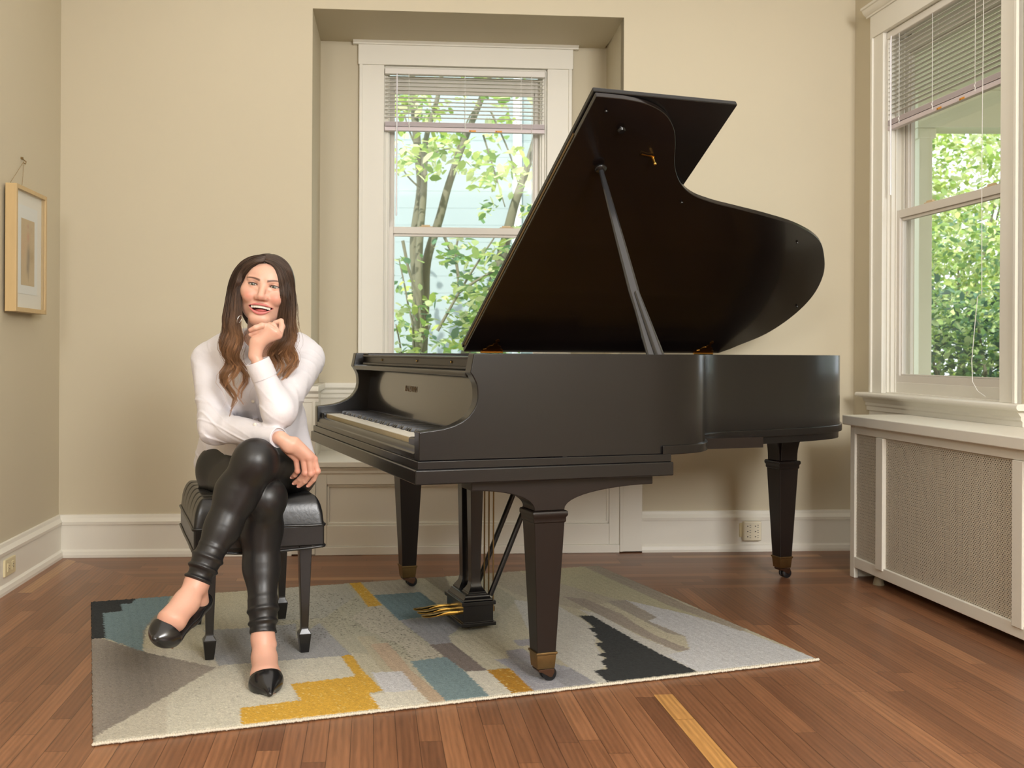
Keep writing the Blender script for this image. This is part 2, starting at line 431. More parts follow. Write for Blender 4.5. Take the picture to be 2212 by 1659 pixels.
# pilasters with capitals returning into the alcove
zr = hitB(691, 834, -.05)[1]
RAIL = [(.03,-.078),(.034,-.078),(.034,-.060),(.042,-.052),(.042,-.036),(.052,-.028),(.056,-.024),(.056,-.006),(.052,0),(0,0),(0,-.078)]
for k, (a, b) in enumerate(((pil0, pil1), (pir0, pir1))):
    m = MB(); m.box((a, -.03, .006), (b, 0, zr), PB)
    m.box((a + (b-a)*.86 if k == 0 else a, -.036, .006), (b if k == 0 else a + (b-a)*.14, -.03, zr-.07), PB)
    m.loft([[PB(a-.015, -y, zr+z) for y, z in RAIL], [PB(b+.015, -y, zr+z) for y, z in RAIL]])
    # strip lining the alcove cheek between seat and rail
    if k == 0:
        m.prism([(pil1-.004, -.03), (pil1, -.03), (sa0+.016, 0), (ALC0+.012, DA), (ALC0, DA), (sa0-.01, .01)], zseat, zr-.02, lambda x, y, h: PB(x, y, h))
        m.prism([(pil1-.02, -.05), (pil1+.015, -.05), (sa0+.036, 0), (ALC0+.035, DA), (ALC0, DA), (sa0-.01, .01)], zr-.03, zr, lambda x, y, h: PB(x, y, h))
    else:
        m.prism([(pir0+.004, -.03), (pir0, -.03), (sa1-.016, 0), (ALC1-.012, DA), (ALC1, DA), (sa1+.01, .01)], zseat, zr-.02, lambda x, y, h: PB(x, y, h))
        m.prism([(pir0+.02, -.05), (pir0-.015, -.05), (sa1-.036, 0), (ALC1-.035, DA), (ALC1, DA), (sa1+.01, .01)], zr-.03, zr, lambda x, y, h: PB(x, y, h))
    struct(m, 'trim_%d' % (4+k), M['white'], bevel=.002)
m = MB(); m.box((ALC0, DA-.014, zseat), (ALC1, DA, zr-.02), PB); struct(m, 'trim_6', M['white'])
moulding(lambda a, b, c: PB(a, DA + b, c), ALC0, ALC1, [(y-.01 if y > 0 else 0, zr+z) for y, z in RAIL], 'trim_7', M['white'])

# sash window builder --------------------------------------------------
def sash_window(n, P, a0, a1, z0, z1, zmeet, dirn, cas_w, crown_ext=.03):
    """P(a, depth, z); depth>0 goes outdoors; a0..a1 is the cased opening"""
    m = MB(); lo, hi = min(a0, a1), max(a0, a1)
    cw = cas_w
    for (x0, x1) in ((lo-cw, lo), (hi, hi+cw)):
        m.box((x0, -.022, z0), (x1, 0, z1), P)
    m.box((lo-cw, -.030, z0), (lo-cw+.018, 0, z1), P); m.box((hi+cw-.018, -.030, z0), (hi+cw, 0, z1), P)
    m.box((lo-.010, -.018, z0), (lo, .02, z1), P); m.box((hi, -.018, z0), (hi+.010, .02, z1), P)
    frame = m.build('window_frame', M['white'], None, bevel=.0025); frame.name = 'window_%d' % n; frame['kind'] = 'structure'
    m = MB(); m.box((lo-cw-.006, -.028, z1), (hi+cw+.006, 0, z1+.105), P)
    m.loft([[P(a, -y, z1+.105+z) for y, z in ((0,0),(.034,0),(.034,.008),(.040,.010),(.052,.024),(.056,.034),(.064,.036),(.064,.048),(0,.048))] for a in (lo-cw-.034, hi+cw+.034)])
    m.build('window_head', M['white'], frame, bevel=.002)
    m = MB()   # jamb box and stops
    for (x0, x1) in ((lo, lo+.008), (hi-.008, hi)): m.box((x0, 0, z0), (x1, .13, z1), P)
    m.box((lo, 0, z1-.008), (hi, .13, z1), P)
    for (x0, x1) in ((lo+.008, lo+.022), (hi-.022, hi-.008)): m.box((x0, .012, z0), (x1, .03, z1), P)
    m.box((lo+.008, .012, z1-.03), (hi-.008, .03, z1-.008), P)
    for (x0, x1) in ((lo+.008, lo+.03), (hi-.03, hi-.008)):
        m.box((x0, .03, z0), (x1, .036, z1), P); m.box((x0, .068, z0), (x1, .074, z1), P); m.box((x0, .104, z0), (x1, .12, z1), P)
    m.build('jamb', M['white'], frame, bevel=.0015)
    m = MB(); sw = .030
    def sash(mm, d0, d1, za, zb, bot, top):
        x0, x1 = lo+.022, hi-.022
        mm.box((x0, d0, za), (x0+sw, d1, zb), P); mm.box((x1-sw, d0, za), (x1, d1, zb), P)
        mm.box((x0+sw, d0, za), (x1-sw, d1, za+bot), P); mm.box((x0+sw, d0, zb-top), (x1-sw, d1, zb), P)
        mm.box((x0+sw, d0+.010, za+bot), (x0+sw+.007, d1, zb-top), P); mm.box((x1-sw-.007, d0+.010, za+bot), (x1-sw, d1, zb-top), P)
        mm.box((x0+sw, d0+.010, za+bot), (x1-sw, d1, za+bot+.007), P); mm.box((x0+sw, d0+.010, zb-top-.014), (x1-sw, d1, zb-top), P)
        return x0+sw, x1-sw, za+bot, zb-top
    g1 = sash(m, .036, .066, z0+.05, zmeet+.036, .034, .036)
    ls = m.build('lower_sash', M['vinyl'], frame, bevel=.002)
    m = MB(); g2 = sash(m, .076, .104, zmeet, z1-.03, .034, .075)
    us = m.build('upper_sash', M['vinyl'], frame, bevel=.002)
    for g, d, par in ((g1, .052, ls), (g2, .091, us)):
        m = MB(); m.box((g[0]-.004, d, g[2]-.004), (g[1]+.004, d+.003, g[3]+.004), P); m.build('pane', M['glass'], par)
    for f in (.22, .72):   # sash locks
        m = MB(); xx = lo + (hi-lo)*f if dirn > 0 else hi - (hi-lo)*f
        m.box((xx, .040, zmeet+.036), (xx+.075, .062, zmeet+.041), P); m.box((xx+.012, .044, zmeet+.041), (xx+.058, .058, zmeet+.049), P)
        m.build('sash_lock', mat_lock, frame, bevel=.002)
    m = MB(); m.box((lo-.0, .0, z0-.02), (hi, .14, z0+.006), P); m.box((lo+.02, .034, z0), (hi-.02, .13, z0+.053), P)
    m.build('window_sill', M['white'], frame, bevel=.002)
    return frame
mat_lock = mat('sash_lock_tan', srgb(214, 190, 150), .45)
zm = hitB(900, 505, DA+.04)[1]
w1 = sash_window(1, lambda a, b, c: PB(a, DA+b, c), wo0, wo1, WZ0, WZ1, zm, 1, hitB(829,400,DA-.02)[0] - hitB(775,400,DA-.02)[0])
zm2 = hitR(1953, 469, .04)[1]
w2 = sash_window(2, PR, RT0, RT1, RZ0, RZ1, zm2, -1, .105)
# stool and apron of the side window
m = MB(); st0, st1 = RT0-.17, RT1+.17
m.loft([[PR(a, -y, RZ0+z) for y, z in ((-.03,-.024),(.060,-.024),(.066,-.018),(.068,-.012),(.066,-.004),(.060,0),(-.03,0))] for a in (st0, st1)])
m.loft([[PR(a, -y, RZ0+z) for y, z in ((0,-.085),(.022,-.085),(.022,-.066),(.028,-.060),(.028,-.048),(.040,-.034),(.046,-.024),(0,-.024))] for a in (st0+.03, st1-.03)])
m.box((st0+.045, -.016, .5), (st1-.045, 0, RZ0-.08), PR)
m.build('window_stool', M['white'], w2, bevel=.0015)
# ================================================================ OUTDOORS
GZ = -.55
grassm = mat('lawn_grass', srgb(128, 130, 104), .9, vary=.4, vary_scale=6)
m = MB(); m.box((-14, 5.9, GZ-.1), (16, 24, GZ)); m.box((2.2, -6, GZ-.1), (16, 5.9, GZ)); struct(m, 'ground', grassm)
# neighbour's lap-sided wall
sidm = mat('pale_blue_siding', srgb(150, 166, 166), .6, vary=.03)
nb = thing('neighbour_house', 'pale blue lap-sided neighbouring house seen through the alcove window', 'house', (-.4, 9.6, GZ))
m = MB(); z = GZ
while z < 6.4:
    m.box((-5, 9.60 + 0, z), (1.9, 9.75, z+.16)); m.loft([[(x, 9.5985, z), (x, 9.6, z+.16), (x, 9.62, z+.16), (x, 9.62, z)] for x in (-5, 1.9)]); z += .16
m.build('siding', sidm, nb)
p_ = at(1118, 300, 9.5); m = MB(); m.tube([(p_.x, 9.53, GZ), (p_.x, 9.53, 6.3)], .045, 10); m.build('downspout', mat('downspout_paint', srgb(220,226,226), .5), nb, smooth=50)

barkm = mat('tree_bark', srgb(112, 112, 92), .9, bump=.6, bump_scale=22, vary=.3, vary_scale=9, stretch=(1,1,.3))
def leaf_mat(name, c, tr):
    m_ = bpy.data.materials.new(name); m_.use_nodes = True; nt = m_.node_tree; N = nt.nodes; L = nt.links; p = N['Principled BSDF']
    p.inputs['Roughness'].default_value = .42
    oi = N.new('ShaderNodeAttribute'); oi.attribute_name = 'tint'; L.new(oi.outputs['Color'], p.inputs['Base Color'])
    t = N.new('ShaderNodeBsdfTranslucent'); L.new(oi.outputs['Color'], t.inputs['Color']); mx = N.new('ShaderNodeMixShader'); mx.inputs[0].default_value = tr
    L.new(p.outputs[0], mx.inputs[1]); L.new(t.outputs[0], mx.inputs[2]); L.new(mx.outputs[0], N['Material Output'].inputs['Surface'])
    return m_
LEAFM = leaf_mat('green_leaf', None, .45)
def leaves(name, parent, pts, size, palette, flatness=.5, seed=1):
    r = np.random.default_rng(seed); n = len(pts); V = []; Fc = []; C = []
    shp = [(-.5,0,0),(-.22,.24,.05),(.15,.24,.05),(.5,0,-.04),(.15,-.24,.05),(-.22,-.24,.05)]
    for i in range(n):
        s_ = size*r.uniform(.6, 1.4); a = r.uniform(0, 2*PI); t1_ = r.normal(0, flatness); t2_ = r.normal(0, flatness)
        R_ = Euler((t1_, t2_, a)).to_matrix(); c = Vector(pts[i]); b = len(V)
        for q in shp: V.append(tuple(c + R_ @ (Vector(q)*s_)))
        Fc += [(b, b+1, b+2, b+3), (b, b+3, b+4, b+5)]
        col = np.array(srgb(*palette[r.integers(len(palette))])[:3])*r.uniform(.8, 1.2); C += [col]*6
    me = bpy.data.meshes.new(name); me.from_pydata(V, [], Fc); o = bpy.data.objects.new(name, me); COL.objects.link(o)
    me.materials.append(LEAFM); set_attr(o, np.clip(np.array(C), 0, 1)); o.parent = parent; o.matrix_parent_inverse = Matrix.Translation(-Vector(parent.location)); me.shade_smooth()
    return o
YG = [(186,204,112),(160,188,92),(206,218,150),(128,164,80),(214,222,170)]
DG = [(112,150,98),(136,172,106),(164,192,118),(98,136,104),(190,208,150)]
def stem(path, D, w0, w1):
    pts = catmull([at(u, v, D) for u, v in path], 5); n = len(pts)
    return pts, [ (w0 + (w1-w0)*i/(n-1))*D/F/2 for i in range(n)]
def clusters(spec, D0, D1, seed):
    r = np.random.default_rng(seed); out = []
    for (u0, v0, u1, v1, n) in spec:
        k = max(1, n//7)
        for _ in range(k):
            c = np.array([r.uniform(u0, u1), r.uniform(v0, v1), r.uniform(D0, D1)])
            for _ in range(7):
                q = c + r.normal(0, 1, 3)*np.array([14, 8, .12]); out.append(tuple(at(q[0], q[1], q[2])))
    return out
# multi-stemmed tree behind the alcove window
t1_ = thing('tree', 'slender multi-stemmed tree with pale new leaves, left half of the alcove window', 'tree', tuple(at(900, 1150, 7.7)))
for name, pth, D, w0, w1 in (('trunk', ((885,60),(892,202),(903,329),(910,409),(897,520),(903,640),(905,820),(900,1120)), 7.7, 12, 34), ('trunk', ((965,90),(946,207),(922,292),(917,357),(915,420),(905,560),(905,820),(905,1120)), 7.6, 8, 20),
                           ('trunk', ((1085,80),(1044,202),(1002,306),(969,400),(950,470),(922,564),(917,658),(910,820),(905,1120)), 7.8, 11, 26)):
    p_, r_ = stem(pth, D, w0, w1); m = MB(); m.tube(p_, r_, 10); m.build(name, barkm, t1_, smooth=60)
m = MB()
for pth in (((903,329),(880,270),(862,200)),((969,400),(985,330),(1015,250),(1040,230)),((917,357),(940,330),(975,320)),((1044,292),(1065,360),(1091,447)),((1060,240),(1100,330),(1120,400)),((910,409),(880,380),(862,350))):
    p_, r_ = stem(pth, 7.6, 5, 2.5); m.tube(p_, r_, 6)
m.build('branches', barkm, t1_, smooth=60)
leaves('foliage', t1_, clusters([(850,195,960,275,130),(855,275,1000,360,150),(920,310,1060,370,70),(1040,290,1140,390,70),(980,190,1150,270,70),(855,360,1140,420,60),(850,60,1170,190,150)], 6.9, 8.3, 3), .085, YG, .55, 5)
t2_ = thing('tree', 'leaning tree trunk with dense green leaves, low right behind the alcove glass', 'tree', tuple(at(1000, 1150, 7.9)))
p_, r_ = stem(((1170,250),(1138,362),(1110,447),(1087,541),(1063,625),(1026,705),(1000,850),(990,1120)), 7.9, 12, 40); m = MB(); m.tube(p_, r_, 10); m.build('trunk', barkm, t2_, smooth=60)
m = MB()
for pth in (((945,715),(970,670),(993,630),(1030,570),(1068,513)),((993,630),(1040,600),(1100,570)),((990,600),(985,540),(995,500)),((870,520),(885,590),(905,650),(910,740)),((960,512),(985,570),(990,620))):
    p_, r_ = stem(pth, 7.3, 8, 3.5); m.tube(p_, r_, 6)
m.build('branches', barkm, t2_, smooth=60)
leaves('foliage', t2_, clusters([(960,515,1130,580,170),(990,580,1120,650,230),(1000,640,1090,770,260),(920,640,1010,780,110),(1040,400,1150,520,60),(990,780,1150,1000,160)], 6.7, 8.0, 4), .078, YG+DG, .5, 6)
t3_ = thing('leafy_shrub', 'low shrub of yellow-green leaves outside the alcove glass, bottom left', 'shrub', tuple(at(880, 1150, 7.2)))
m = MB()
for pth in (((862,560),(880,650),(895,760),(890,1120)),((930,700),(905,800),(890,1120)),((855,700),(870,800),(885,1120))):
    p_, r_ = stem(pth, 7.2, 3, 7); m.tube(p_, r_, 6)
m.build('stems', barkm, t3_, smooth=60)
leaves('foliage', t3_, clusters([(850,640,930,790,150),(850,560,900,640,40),(850,780,980,1000,160)], 6.8, 7.6, 9), .075, YG+DG, .5, 8)

# porch outside the side window
porchm = mat('porch_paint', srgb(236, 234, 212), .7, vary=.04)
col0, col1 = at(1984, 700, 6.0), at(2013, 700, 6.0)
m = MB(); m.box((col0.x, 6.0, GZ), (col1.x, 6.12, 2.30)); m.box((col0.x-.02, 5.98, GZ), (col1.x+.02, 6.14, GZ+.15)); m.box((col0.x-.015, 5.985, 2.24), (col1.x+.015, 6.135, 2.30))
pc = m.build('porch_column', porchm, bevel=.006); set_props(pc, 'cream square porch column outside the side window', 'column')
m = MB(); m.box((col0.x-.02, 5.97, 2.30), (5.4, 6.15, 2.52)); m.build('trim_8', porchm, kind='structure', bevel=.005)
m = MB(); m.box((2.02, 2.0, 2.52), (5.4, 6.2, 2.60)); m.build('ceiling_porch', porchm, kind='structure')
r_s = np.random.default_rng(12)
def vol(n, x0, x1, y0, y1, z0, z1, seed):
    r = np.random.default_rng(seed); out = []
    for _ in range(n//9):
        c = np.array([r.uniform(x0, x1), r.uniform(y0, y1), r.uniform(z0, z1)])
        for _ in range(9): out.append(tuple(c + r.normal(0, 1, 3)*np.array([.09, .09, .07])))
    return out
def shrub(name, label, cat, x0, x1, y0, y1, z1, n, size, pal, seed, z0=GZ+.1):
    t = thing(name, label, cat, ((x0+x1)/2, (y0+y1)/2, GZ)); m = MB(); r = np.random.default_rng(seed)
    for k in range(7):
        b = Vector(((x0+x1)/2 + r.uniform(-.2, .2), (y0+y1)/2, GZ)); e = Vector((r.uniform(x0, x1), r.uniform(y0, y1), z1*r.uniform(.7, 1)))
        m.tube([b, b.lerp(e, .5) + Vector((r.uniform(-.15, .15), 0, .1)), e], [.03, .018, .008], 6)
    m.build('stems', barkm, t, smooth=60)
    leaves('foliage', t, vol(n, x0, x1, y0, y1, z0, z1, seed), size, pal, .6, seed+1)
    return t
shrub('leafy_shrub', 'dense glossy green bush filling the lower part of the side window', 'shrub', 2.5, 4.6, 7.3, 8.2, 1.45, 12000, .06, DG+[(70,104,86),(60,92,78)], 31)
shrub('leafy_shrub', 'taller yellow-green bush across the middle of the side window', 'shrub', 2.8, 5.0, 8.3, 9.4, 2.15, 12000, .065, YG+DG, 41)
shrub('tree', 'sunlit pale leafy tree at the top of the side window, under the porch beam', 'tree', 3.2, 6.2, 10.0, 12.0, 3.9, 12000, .09, YG+[(226,234,200)], 51, 1.2)
shrub('leafy_shrub', 'spreading green hedge bush outside, beyond the right edge of the side window', 'shrub', 5.0, 7.4, 3.2, 7.0, 1.9, 7000, .08, YG+DG, 61)
# ================================================================ GRAND PIANO
_q = .294
_Da = _q*F/((997-CY) - ROLL*(905-CX))
OP = at(905, 997, _Da); OP.z = 0
_g = floor_at(1436, 980.7, EYE-_q); UP = (_g - OP); UP.z = 0; UP.normalize()
_g = floor_at(680.6, 918.6, EYE-_q); WP = (_g - OP); WP.z = 0; PW = WP.length; WP.normalize()
def PP(u, w, z): return OP + UP*u + WP*w + Vector((0, 0, z))
def hitP(px, py, w):
    r = at(px, py, 1.0) - cam.location; o = Vector(cam.location) - OP - WP*w
    n = Vector((-UP.y, UP.x, 0)); t = -o.dot(n)/r.dot(n); p = o + r*t
    # oblique frame: solve p = u*UP (p has no WP part now)
    return p.x/UP.x, p.z
piano = thing('grand_piano', 'black ebonized grand piano with its lid propped open, standing on three tapered legs', 'piano', tuple(PP(.9, .7, 0)))
EB = M['ebony']
ZR, ZM, ZB = .960, EYE-_q, .603          # rim top, moulding line, underside of key bed
# plan curve of the case (outer face), from the treble side round the tail to the bass side
k_ = _q/.2897
plan = [(.42,0),(.55,0),(.66,0),(.735,.002)] + [(a*k_, b*k_) for a, b in
        ((.80,.014),(.87,.045),(.925,.098),(.965,.165),(1.01,.262),(1.07,.345),(1.15,.408),(1.25,.445),(1.38,.474),(1.52,.505),(1.68,.550),(1.82,.620),(1.91,.715),(1.99,.84),(2.035,.99),(2.03,1.14),(1.98,1.28),(1.89,1.38))] + [(1.86, PW),(1.7,PW),(1.2,PW),(.42,PW)]
cur = catmull([(a, b, 0) for a, b in plan[:-3]], 6) + [Vector((a, b, 0)) for a, b in plan[-3:]]
def offset(c, d):
    out = []
    for i, p in enumerate(c):
        t = (c[min(i+1, len(c)-1)] - c[max(i-1, 0)]).normalized()
        out.append(p + Vector((-t.y, t.x, 0))*d)
    return out
TH = .055
inn = offset(cur, TH)
# one continuous bent case
m = MB()
def wallstrip(c0, c1, z0, z1):
    m.loft([[PP(a.x, a.y, z0), PP(b.x, b.y, z0), PP(b.x, b.y, z1), PP(a.x, a.y, z1)] for a, b in zip(c0, c1)])
wallstrip(cur, inn, ZM, ZR)
_sk = lambda co: abs((co - OP).dot(UP) - .42) < .025
rim = m.build('rim', EB, piano, bevel=.002, skip=_sk)
# cheeks with the scrolled arms
edge_px = [(1024,763.6),(1018,795),(1016,805),(1021,812),(1026.4,822.4),(1030,831),(1031.8,845),(1032,859),(1029,875),(1023,886.6),(1012.6,900.3),(999,910.6),(980.6,919.8),(957.7,926.6),(930,930.8),(906,934)]
arm = [hitP(x, y, 0) for x, y in edge_px]
arm[0] = (arm[0][0], ZR)
U_TOP = arm[0][0]
arm[-1] = (0.0, arm[-1][1])
poly = [(.42, ZR)] + arm + [(0.0, ZM), (.42, ZM)]
for w0, w1, nm in ((0, TH-.008, 'cheek'), (PW-TH+.008, PW, 'cheek')):
    m = MB(); m.prism(poly, w0, w1, lambda a, b, h: PP(a, h, b)); m.build(nm, EB, piano, bevel=.003, skip=lambda co: abs((co - OP).dot(UP) - .42) < .025)
# base mouldings: plinth round the key bed and narrow band round the rim
ue = hitP(1448, 996, 0)[0]
z15 = ZM - .0225
m = MB(); m.box((-.006, -.006, z15), (ue, PW+.006, ZM), PP); m.build('key_bed', EB, piano, bevel=.002)
m = MB(); m.box((-.014, -.014, ZB), (ue+.004, PW+.014, z15), PP); m.build('base_moulding', EB, piano, bevel=.004)
z_up = ZM + (980.7-962.5)*2.99/F
m = MB()
i0 = 3*6
co = offset(cur, -.009)[i0:]; ci = offset(cur, .04)[i0:]
co = [p for p in co]; ci = [p for p in ci]
zl = z_up - .027
m.loft([[PP(a.x, a.y, zl), PP(b.x, b.y, zl), PP(b.x, b.y, z_up), PP(a.x, a.y, z_up)] for a, b in zip(co, ci)])
m.build('rim_moulding', EB, piano, smooth=35, bevel=.003)
m = MB()
it = [i for i, p in enumerate(cur) if p.x > 1.35*k_]
co = offset(cur, .004); ci = offset(cur, .06)
co = [co[i] for i in it]; ci = [ci[i] for i in it]
m.loft([[PP(a.x, a.y, zl-.026), PP(b.x, b.y, zl-.026), PP(b.x, b.y, zl), PP(a.x, a.y, zl)] for a, b in zip(co, ci)])
m.build('tail_block', EB, piano, smooth=35)
# soundboard, plate, strings, beams: seen from above
woodm = mat('spruce_soundboard', srgb(176, 128, 70), .4, vary=.2, vary_scale=4)
goldm = mat('gilded_plate', srgb(170, 132, 62), .35, .8)
inner = [p for p in inn]
m = MB(); m.prism([(p.x, p.y) for p in inner], ZM+.012, ZM+.022, lambda a, b, h: PP(a, b, h)); m.build('soundboard', woodm, piano)
m = MB()
ring_o = offset(cur, TH+.004); ring_i = offset(cur, TH+.10)
sel = [i for i in range(len(cur)) if cur[i].x > .45]
m.loft([[PP(ring_o[i].x, ring_o[i].y, .80), PP(ring_i[i].x, ring_i[i].y, .80), PP(ring_i[i].x, ring_i[i].y, .815), PP(ring_o[i].x, ring_o[i].y, .83)] for i in sel])
m.box((.44, TH+.01, .80), (.60, PW-TH-.01, .83), PP)
for w_, u_ in ((.42, 1.02), (.72, 1.85), (1.02, 1.95), (1.25, 1.9)): m.box((.6, w_-.012, .80), (u_, w_+.012, .845), PP)
m.build('iron_plate', goldm, piano, smooth=30)
m = MB()
for i in range(88):
    w_ = TH+.06 + (PW-2*TH-.12)*i/87
    u1 = .95 + .95*smoothstep(.25, 1.2, w_)
    m.tube([PP(.52, w_, .852), PP(float(u1), w_+.02, .845)], .0011, 4)
o = m.build('strings', M['brass'], piano); o['kind'] = 'stuff'
m = MB()
for w_ in (.35, .75, 1.12): m.box((ue-.02, w_-.035, zl-.02), (1.3 + .5*(w_ > .5), w_+.035, ZM+.013), PP)
m.build('underside_beam', M['ebony2'], piano)
# stretcher behind the music shelf with its three screws
m = MB(); m.box((U_TOP+.03, TH-.01, .905), (U_TOP+.25, PW-TH+.01, .951), PP)
m.box((U_TOP+.03, PW-TH-.07, .905), (U_TOP+.25, PW-TH+.01, .958), PP)
st = m.build('stretcher', M['ebony2'], piano, bevel=.003)
m = MB(); m.box((U_TOP+.012, TH-.01, .914), (U_TOP+.028, PW-TH-.06, .9215), PP); m.box((U_TOP+.012, TH-.01, .945), (U_TOP+.034, PW-TH-.06, .951), PP)
m.build('stretcher_trim', M['ebony2'], piano, bevel=.0015)
for px in (826, 901, 975):
    best = min(range(200), key=lambda i: abs((lambda p: CX + F*p.x/p.y)(PP(U_TOP+.03, i*PW/200, .93)) - px))
    c = PP(U_TOP+.029, best*PW/200, .934); m = MB()
    m.tube([c, c - UP*.003], [.0045, .0035], 12); m.build('screw', M['brass'], st)
# music shelf and fallboard
m = MB(); m.loft([[PP(U_TOP+a, w_, z) for a, z in ((-.005,.893),(.05,.889),(.05,.913),(.0,.913),(-.008,.909),(-.009,.902))] for w_ in (TH-.008, PW-TH+.008)])
m.build('music_shelf', EB, piano, bevel=.003)
FT, FBT = (U_TOP+.062, .892), (U_TOP+.046, .727)
m = MB(); m.loft([[PP(FT[0], w_, FT[1]), PP(FBT[0], w_, FBT[1]), PP(FBT[0]+.03, w_, FBT[1]), PP(FT[0]+.03, w_, FT[1])] for w_ in (TH-.008, PW-TH+.008)])
fb = m.build('fallboard', mat('fallboard_satin', (.0098, .0088, .0085, 1), .17, spec=.6, coat=.6, coat_rough=.06), piano)
# lettering
cu = bpy.data.curves.new('lettering', 'FONT'); cu.body = 'BALDWIN'; cu.size = .030; cu.extrude = .0003; cu.align_x = 'CENTER'; cu.align_y = 'CENTER'
to = bpy.data.objects.new('tmp', cu); COL.objects.link(to)
dg = bpy.context.evaluated_depsgraph_get(); me = bpy.data.meshes.new_from_object(to.evaluated_get(dg))
bpy.data.objects.remove(to)
lo = bpy.data.objects.new('lettering', me); COL.objects.link(lo)
def fbp(a, w_): return PP(FT[0]*(1-a)+FBT[0]*a, w_, FT[1]*(1-a)+FBT[1]*a)
cc = fbp(.36, .815); ex_ = (-WP); up_ = (fbp(0, .8)-fbp(1, .8)).normalized(); nn = ex_.cross(up_).normalized()
if nn.dot(-UP) < 0: nn = -nn
for v in me.vertices:
    v.co = cc + ex_*v.co.x*1.12 + up_*v.co.y + nn*(v.co.z + .0006)
me.materials.append(mat('gilt_letter', srgb(128, 98, 60), .5, .2)); lo.parent = fb
# key blocks, key slip
WK0, WK1 = .152, PW-TH-.045
m = MB(); m.box((.012, TH-.008, ZM), (.16, WK0-.002, .722), PP); m.build('key_block', EB, piano, bevel=.006)
m = MB(); m.box((.012, WK1+.002, ZM), (.16, PW-TH+.008, .722), PP); m.build('key_block', EB, piano, bevel=.006)
m = MB(); m.loft([[PP(a, w_, z) for a, z in ((.0,ZM),(.0,.678),(-.001,.682),(.004,.686),(.006,.696),(.013,.703),(.020,.704),(.022,.70),(.022,ZM))] for w_ in (TH-.006, PW-TH+.006)])
m.build('key_slip', EB, piano, bevel=.0012)
m = MB(); m.box((.03, WK0, .69), (FBT[0]+.01, WK1, .7025), PP); m.build('key_frame', M['dark'], piano)
# keys
kw = (WK1-WK0)/52
wt = MB(); ZK = .7185
pat = [1,0,1,1,0,1,1]   # sharps after A, C, D, F, G counting from A at the bass end
wk = []; bk = []
def key_mesh(name, w0, w1, u0, u1, z0, z1, material, black=False):
    m = MB()
    if black:
        m.loft([[PP(a, b, z) for a, b, z in ((u0, w0, z0), (u0, w1, z0), (u1, w1, z0), (u1, w0, z0))],
                [PP(a, b, z) for a, b, z in ((u0+.006, w0+.0013, z1), (u0+.006, w1-.0013, z1), (u1, w1-.0013, z1), (u1, w0+.0013, z1))]])
    else: m.box((u0, w0, z0), (u1, w1, z1), PP)
    return m.build(name, material, piano)
for i in range(52):
    w1 = WK1 - i*kw; w0 = w1 - kw
    m = MB(); m.box((.0265, w0+.0005, .690), (.0275, w1-.0005, ZK-.002), PP)
    m.box((.0255, w0+.0004, ZK-.002), (FBT[0], w1-.0004, ZK), PP)
    o = m.build('white_key', [M['ivory'], M['keyside']], piano)
    for p in o.data.polygons[:6]: p.material_index = 1
    if i < 51 and pat[i % 7]:
        key_mesh('black_key', w0-.0055, w0+.0055, .078, FBT[0], ZK, ZK+.0115, EB, True)
# lid ---------------------------------------------------------------
TH_L = math.radians(32.5); UF = .627; CL, SL = math.cos(TH_L), math.sin(TH_L)
HW, HZ = PW+.004, ZR+.006
def PLD(u, t, h=0):
    """lid frame: u along the spine, t across from the hinge, h above the lid"""
    return PP(u, HW - t*CL + h*SL, HZ + t*SL + h*CL)
lid_c = offset(cur, -.012)
lp = [(UF, HW - (-.012))] + [(p.x, HW - p.y) for p in lid_c if p.x > UF and p.y < PW*.995]
lp = [(UF, PW+.016)] + [(p.x, HW - p.y) for p in lid_c if p.x > UF and p.y < PW - .02] + [(1.86, 0.0), (UF, 0.0)]
m = MB(); m.prism(lp, 0, .019, lambda a, b, h: PLD(a, b, h))
lid = m.build('lid', mat('lid_mahogany_black', (.0085, .0052, .0045, 1), .26, spec=.5, coat=.3, coat_rough=.1, vary=.4, vary_scale=2, stretch=(1, 3, 1)), piano, smooth=30, bevel=.003)
# lid fittings
def lid_knob(u, t, r, hh, material, name):
    c = PLD(u, t, 0); d = (PLD(u, t, -1) - PLD(u, t, 0)).normalized(); m = MB()
    m.tube([c, c+d*hh*.5, c+d*hh*.6, c+d*hh], [r*.6, r*.5, r, r*.7], 14); return m.build(name, material, lid, smooth=50)
def ray_lid(px, py):
    best = None; o = Vector(cam.location); r = at(px, py, 1.0) - o
    a = PLD(0, 0); n = (PLD(1, 0)-a).cross(PLD(0, 1)-a); t = (a-o).dot(n)/r.dot(n); p = o + r*t - a
    e1 = PLD(1, 0)-a; e2 = PLD(0, 1)-a
    A = np.array([[e1.dot(e1), e1.dot(e2)], [e1.dot(e2), e2.dot(e2)]]); b = np.array([p.dot(e1), p.dot(e2)])
    return tuple(np.linalg.solve(A, b))
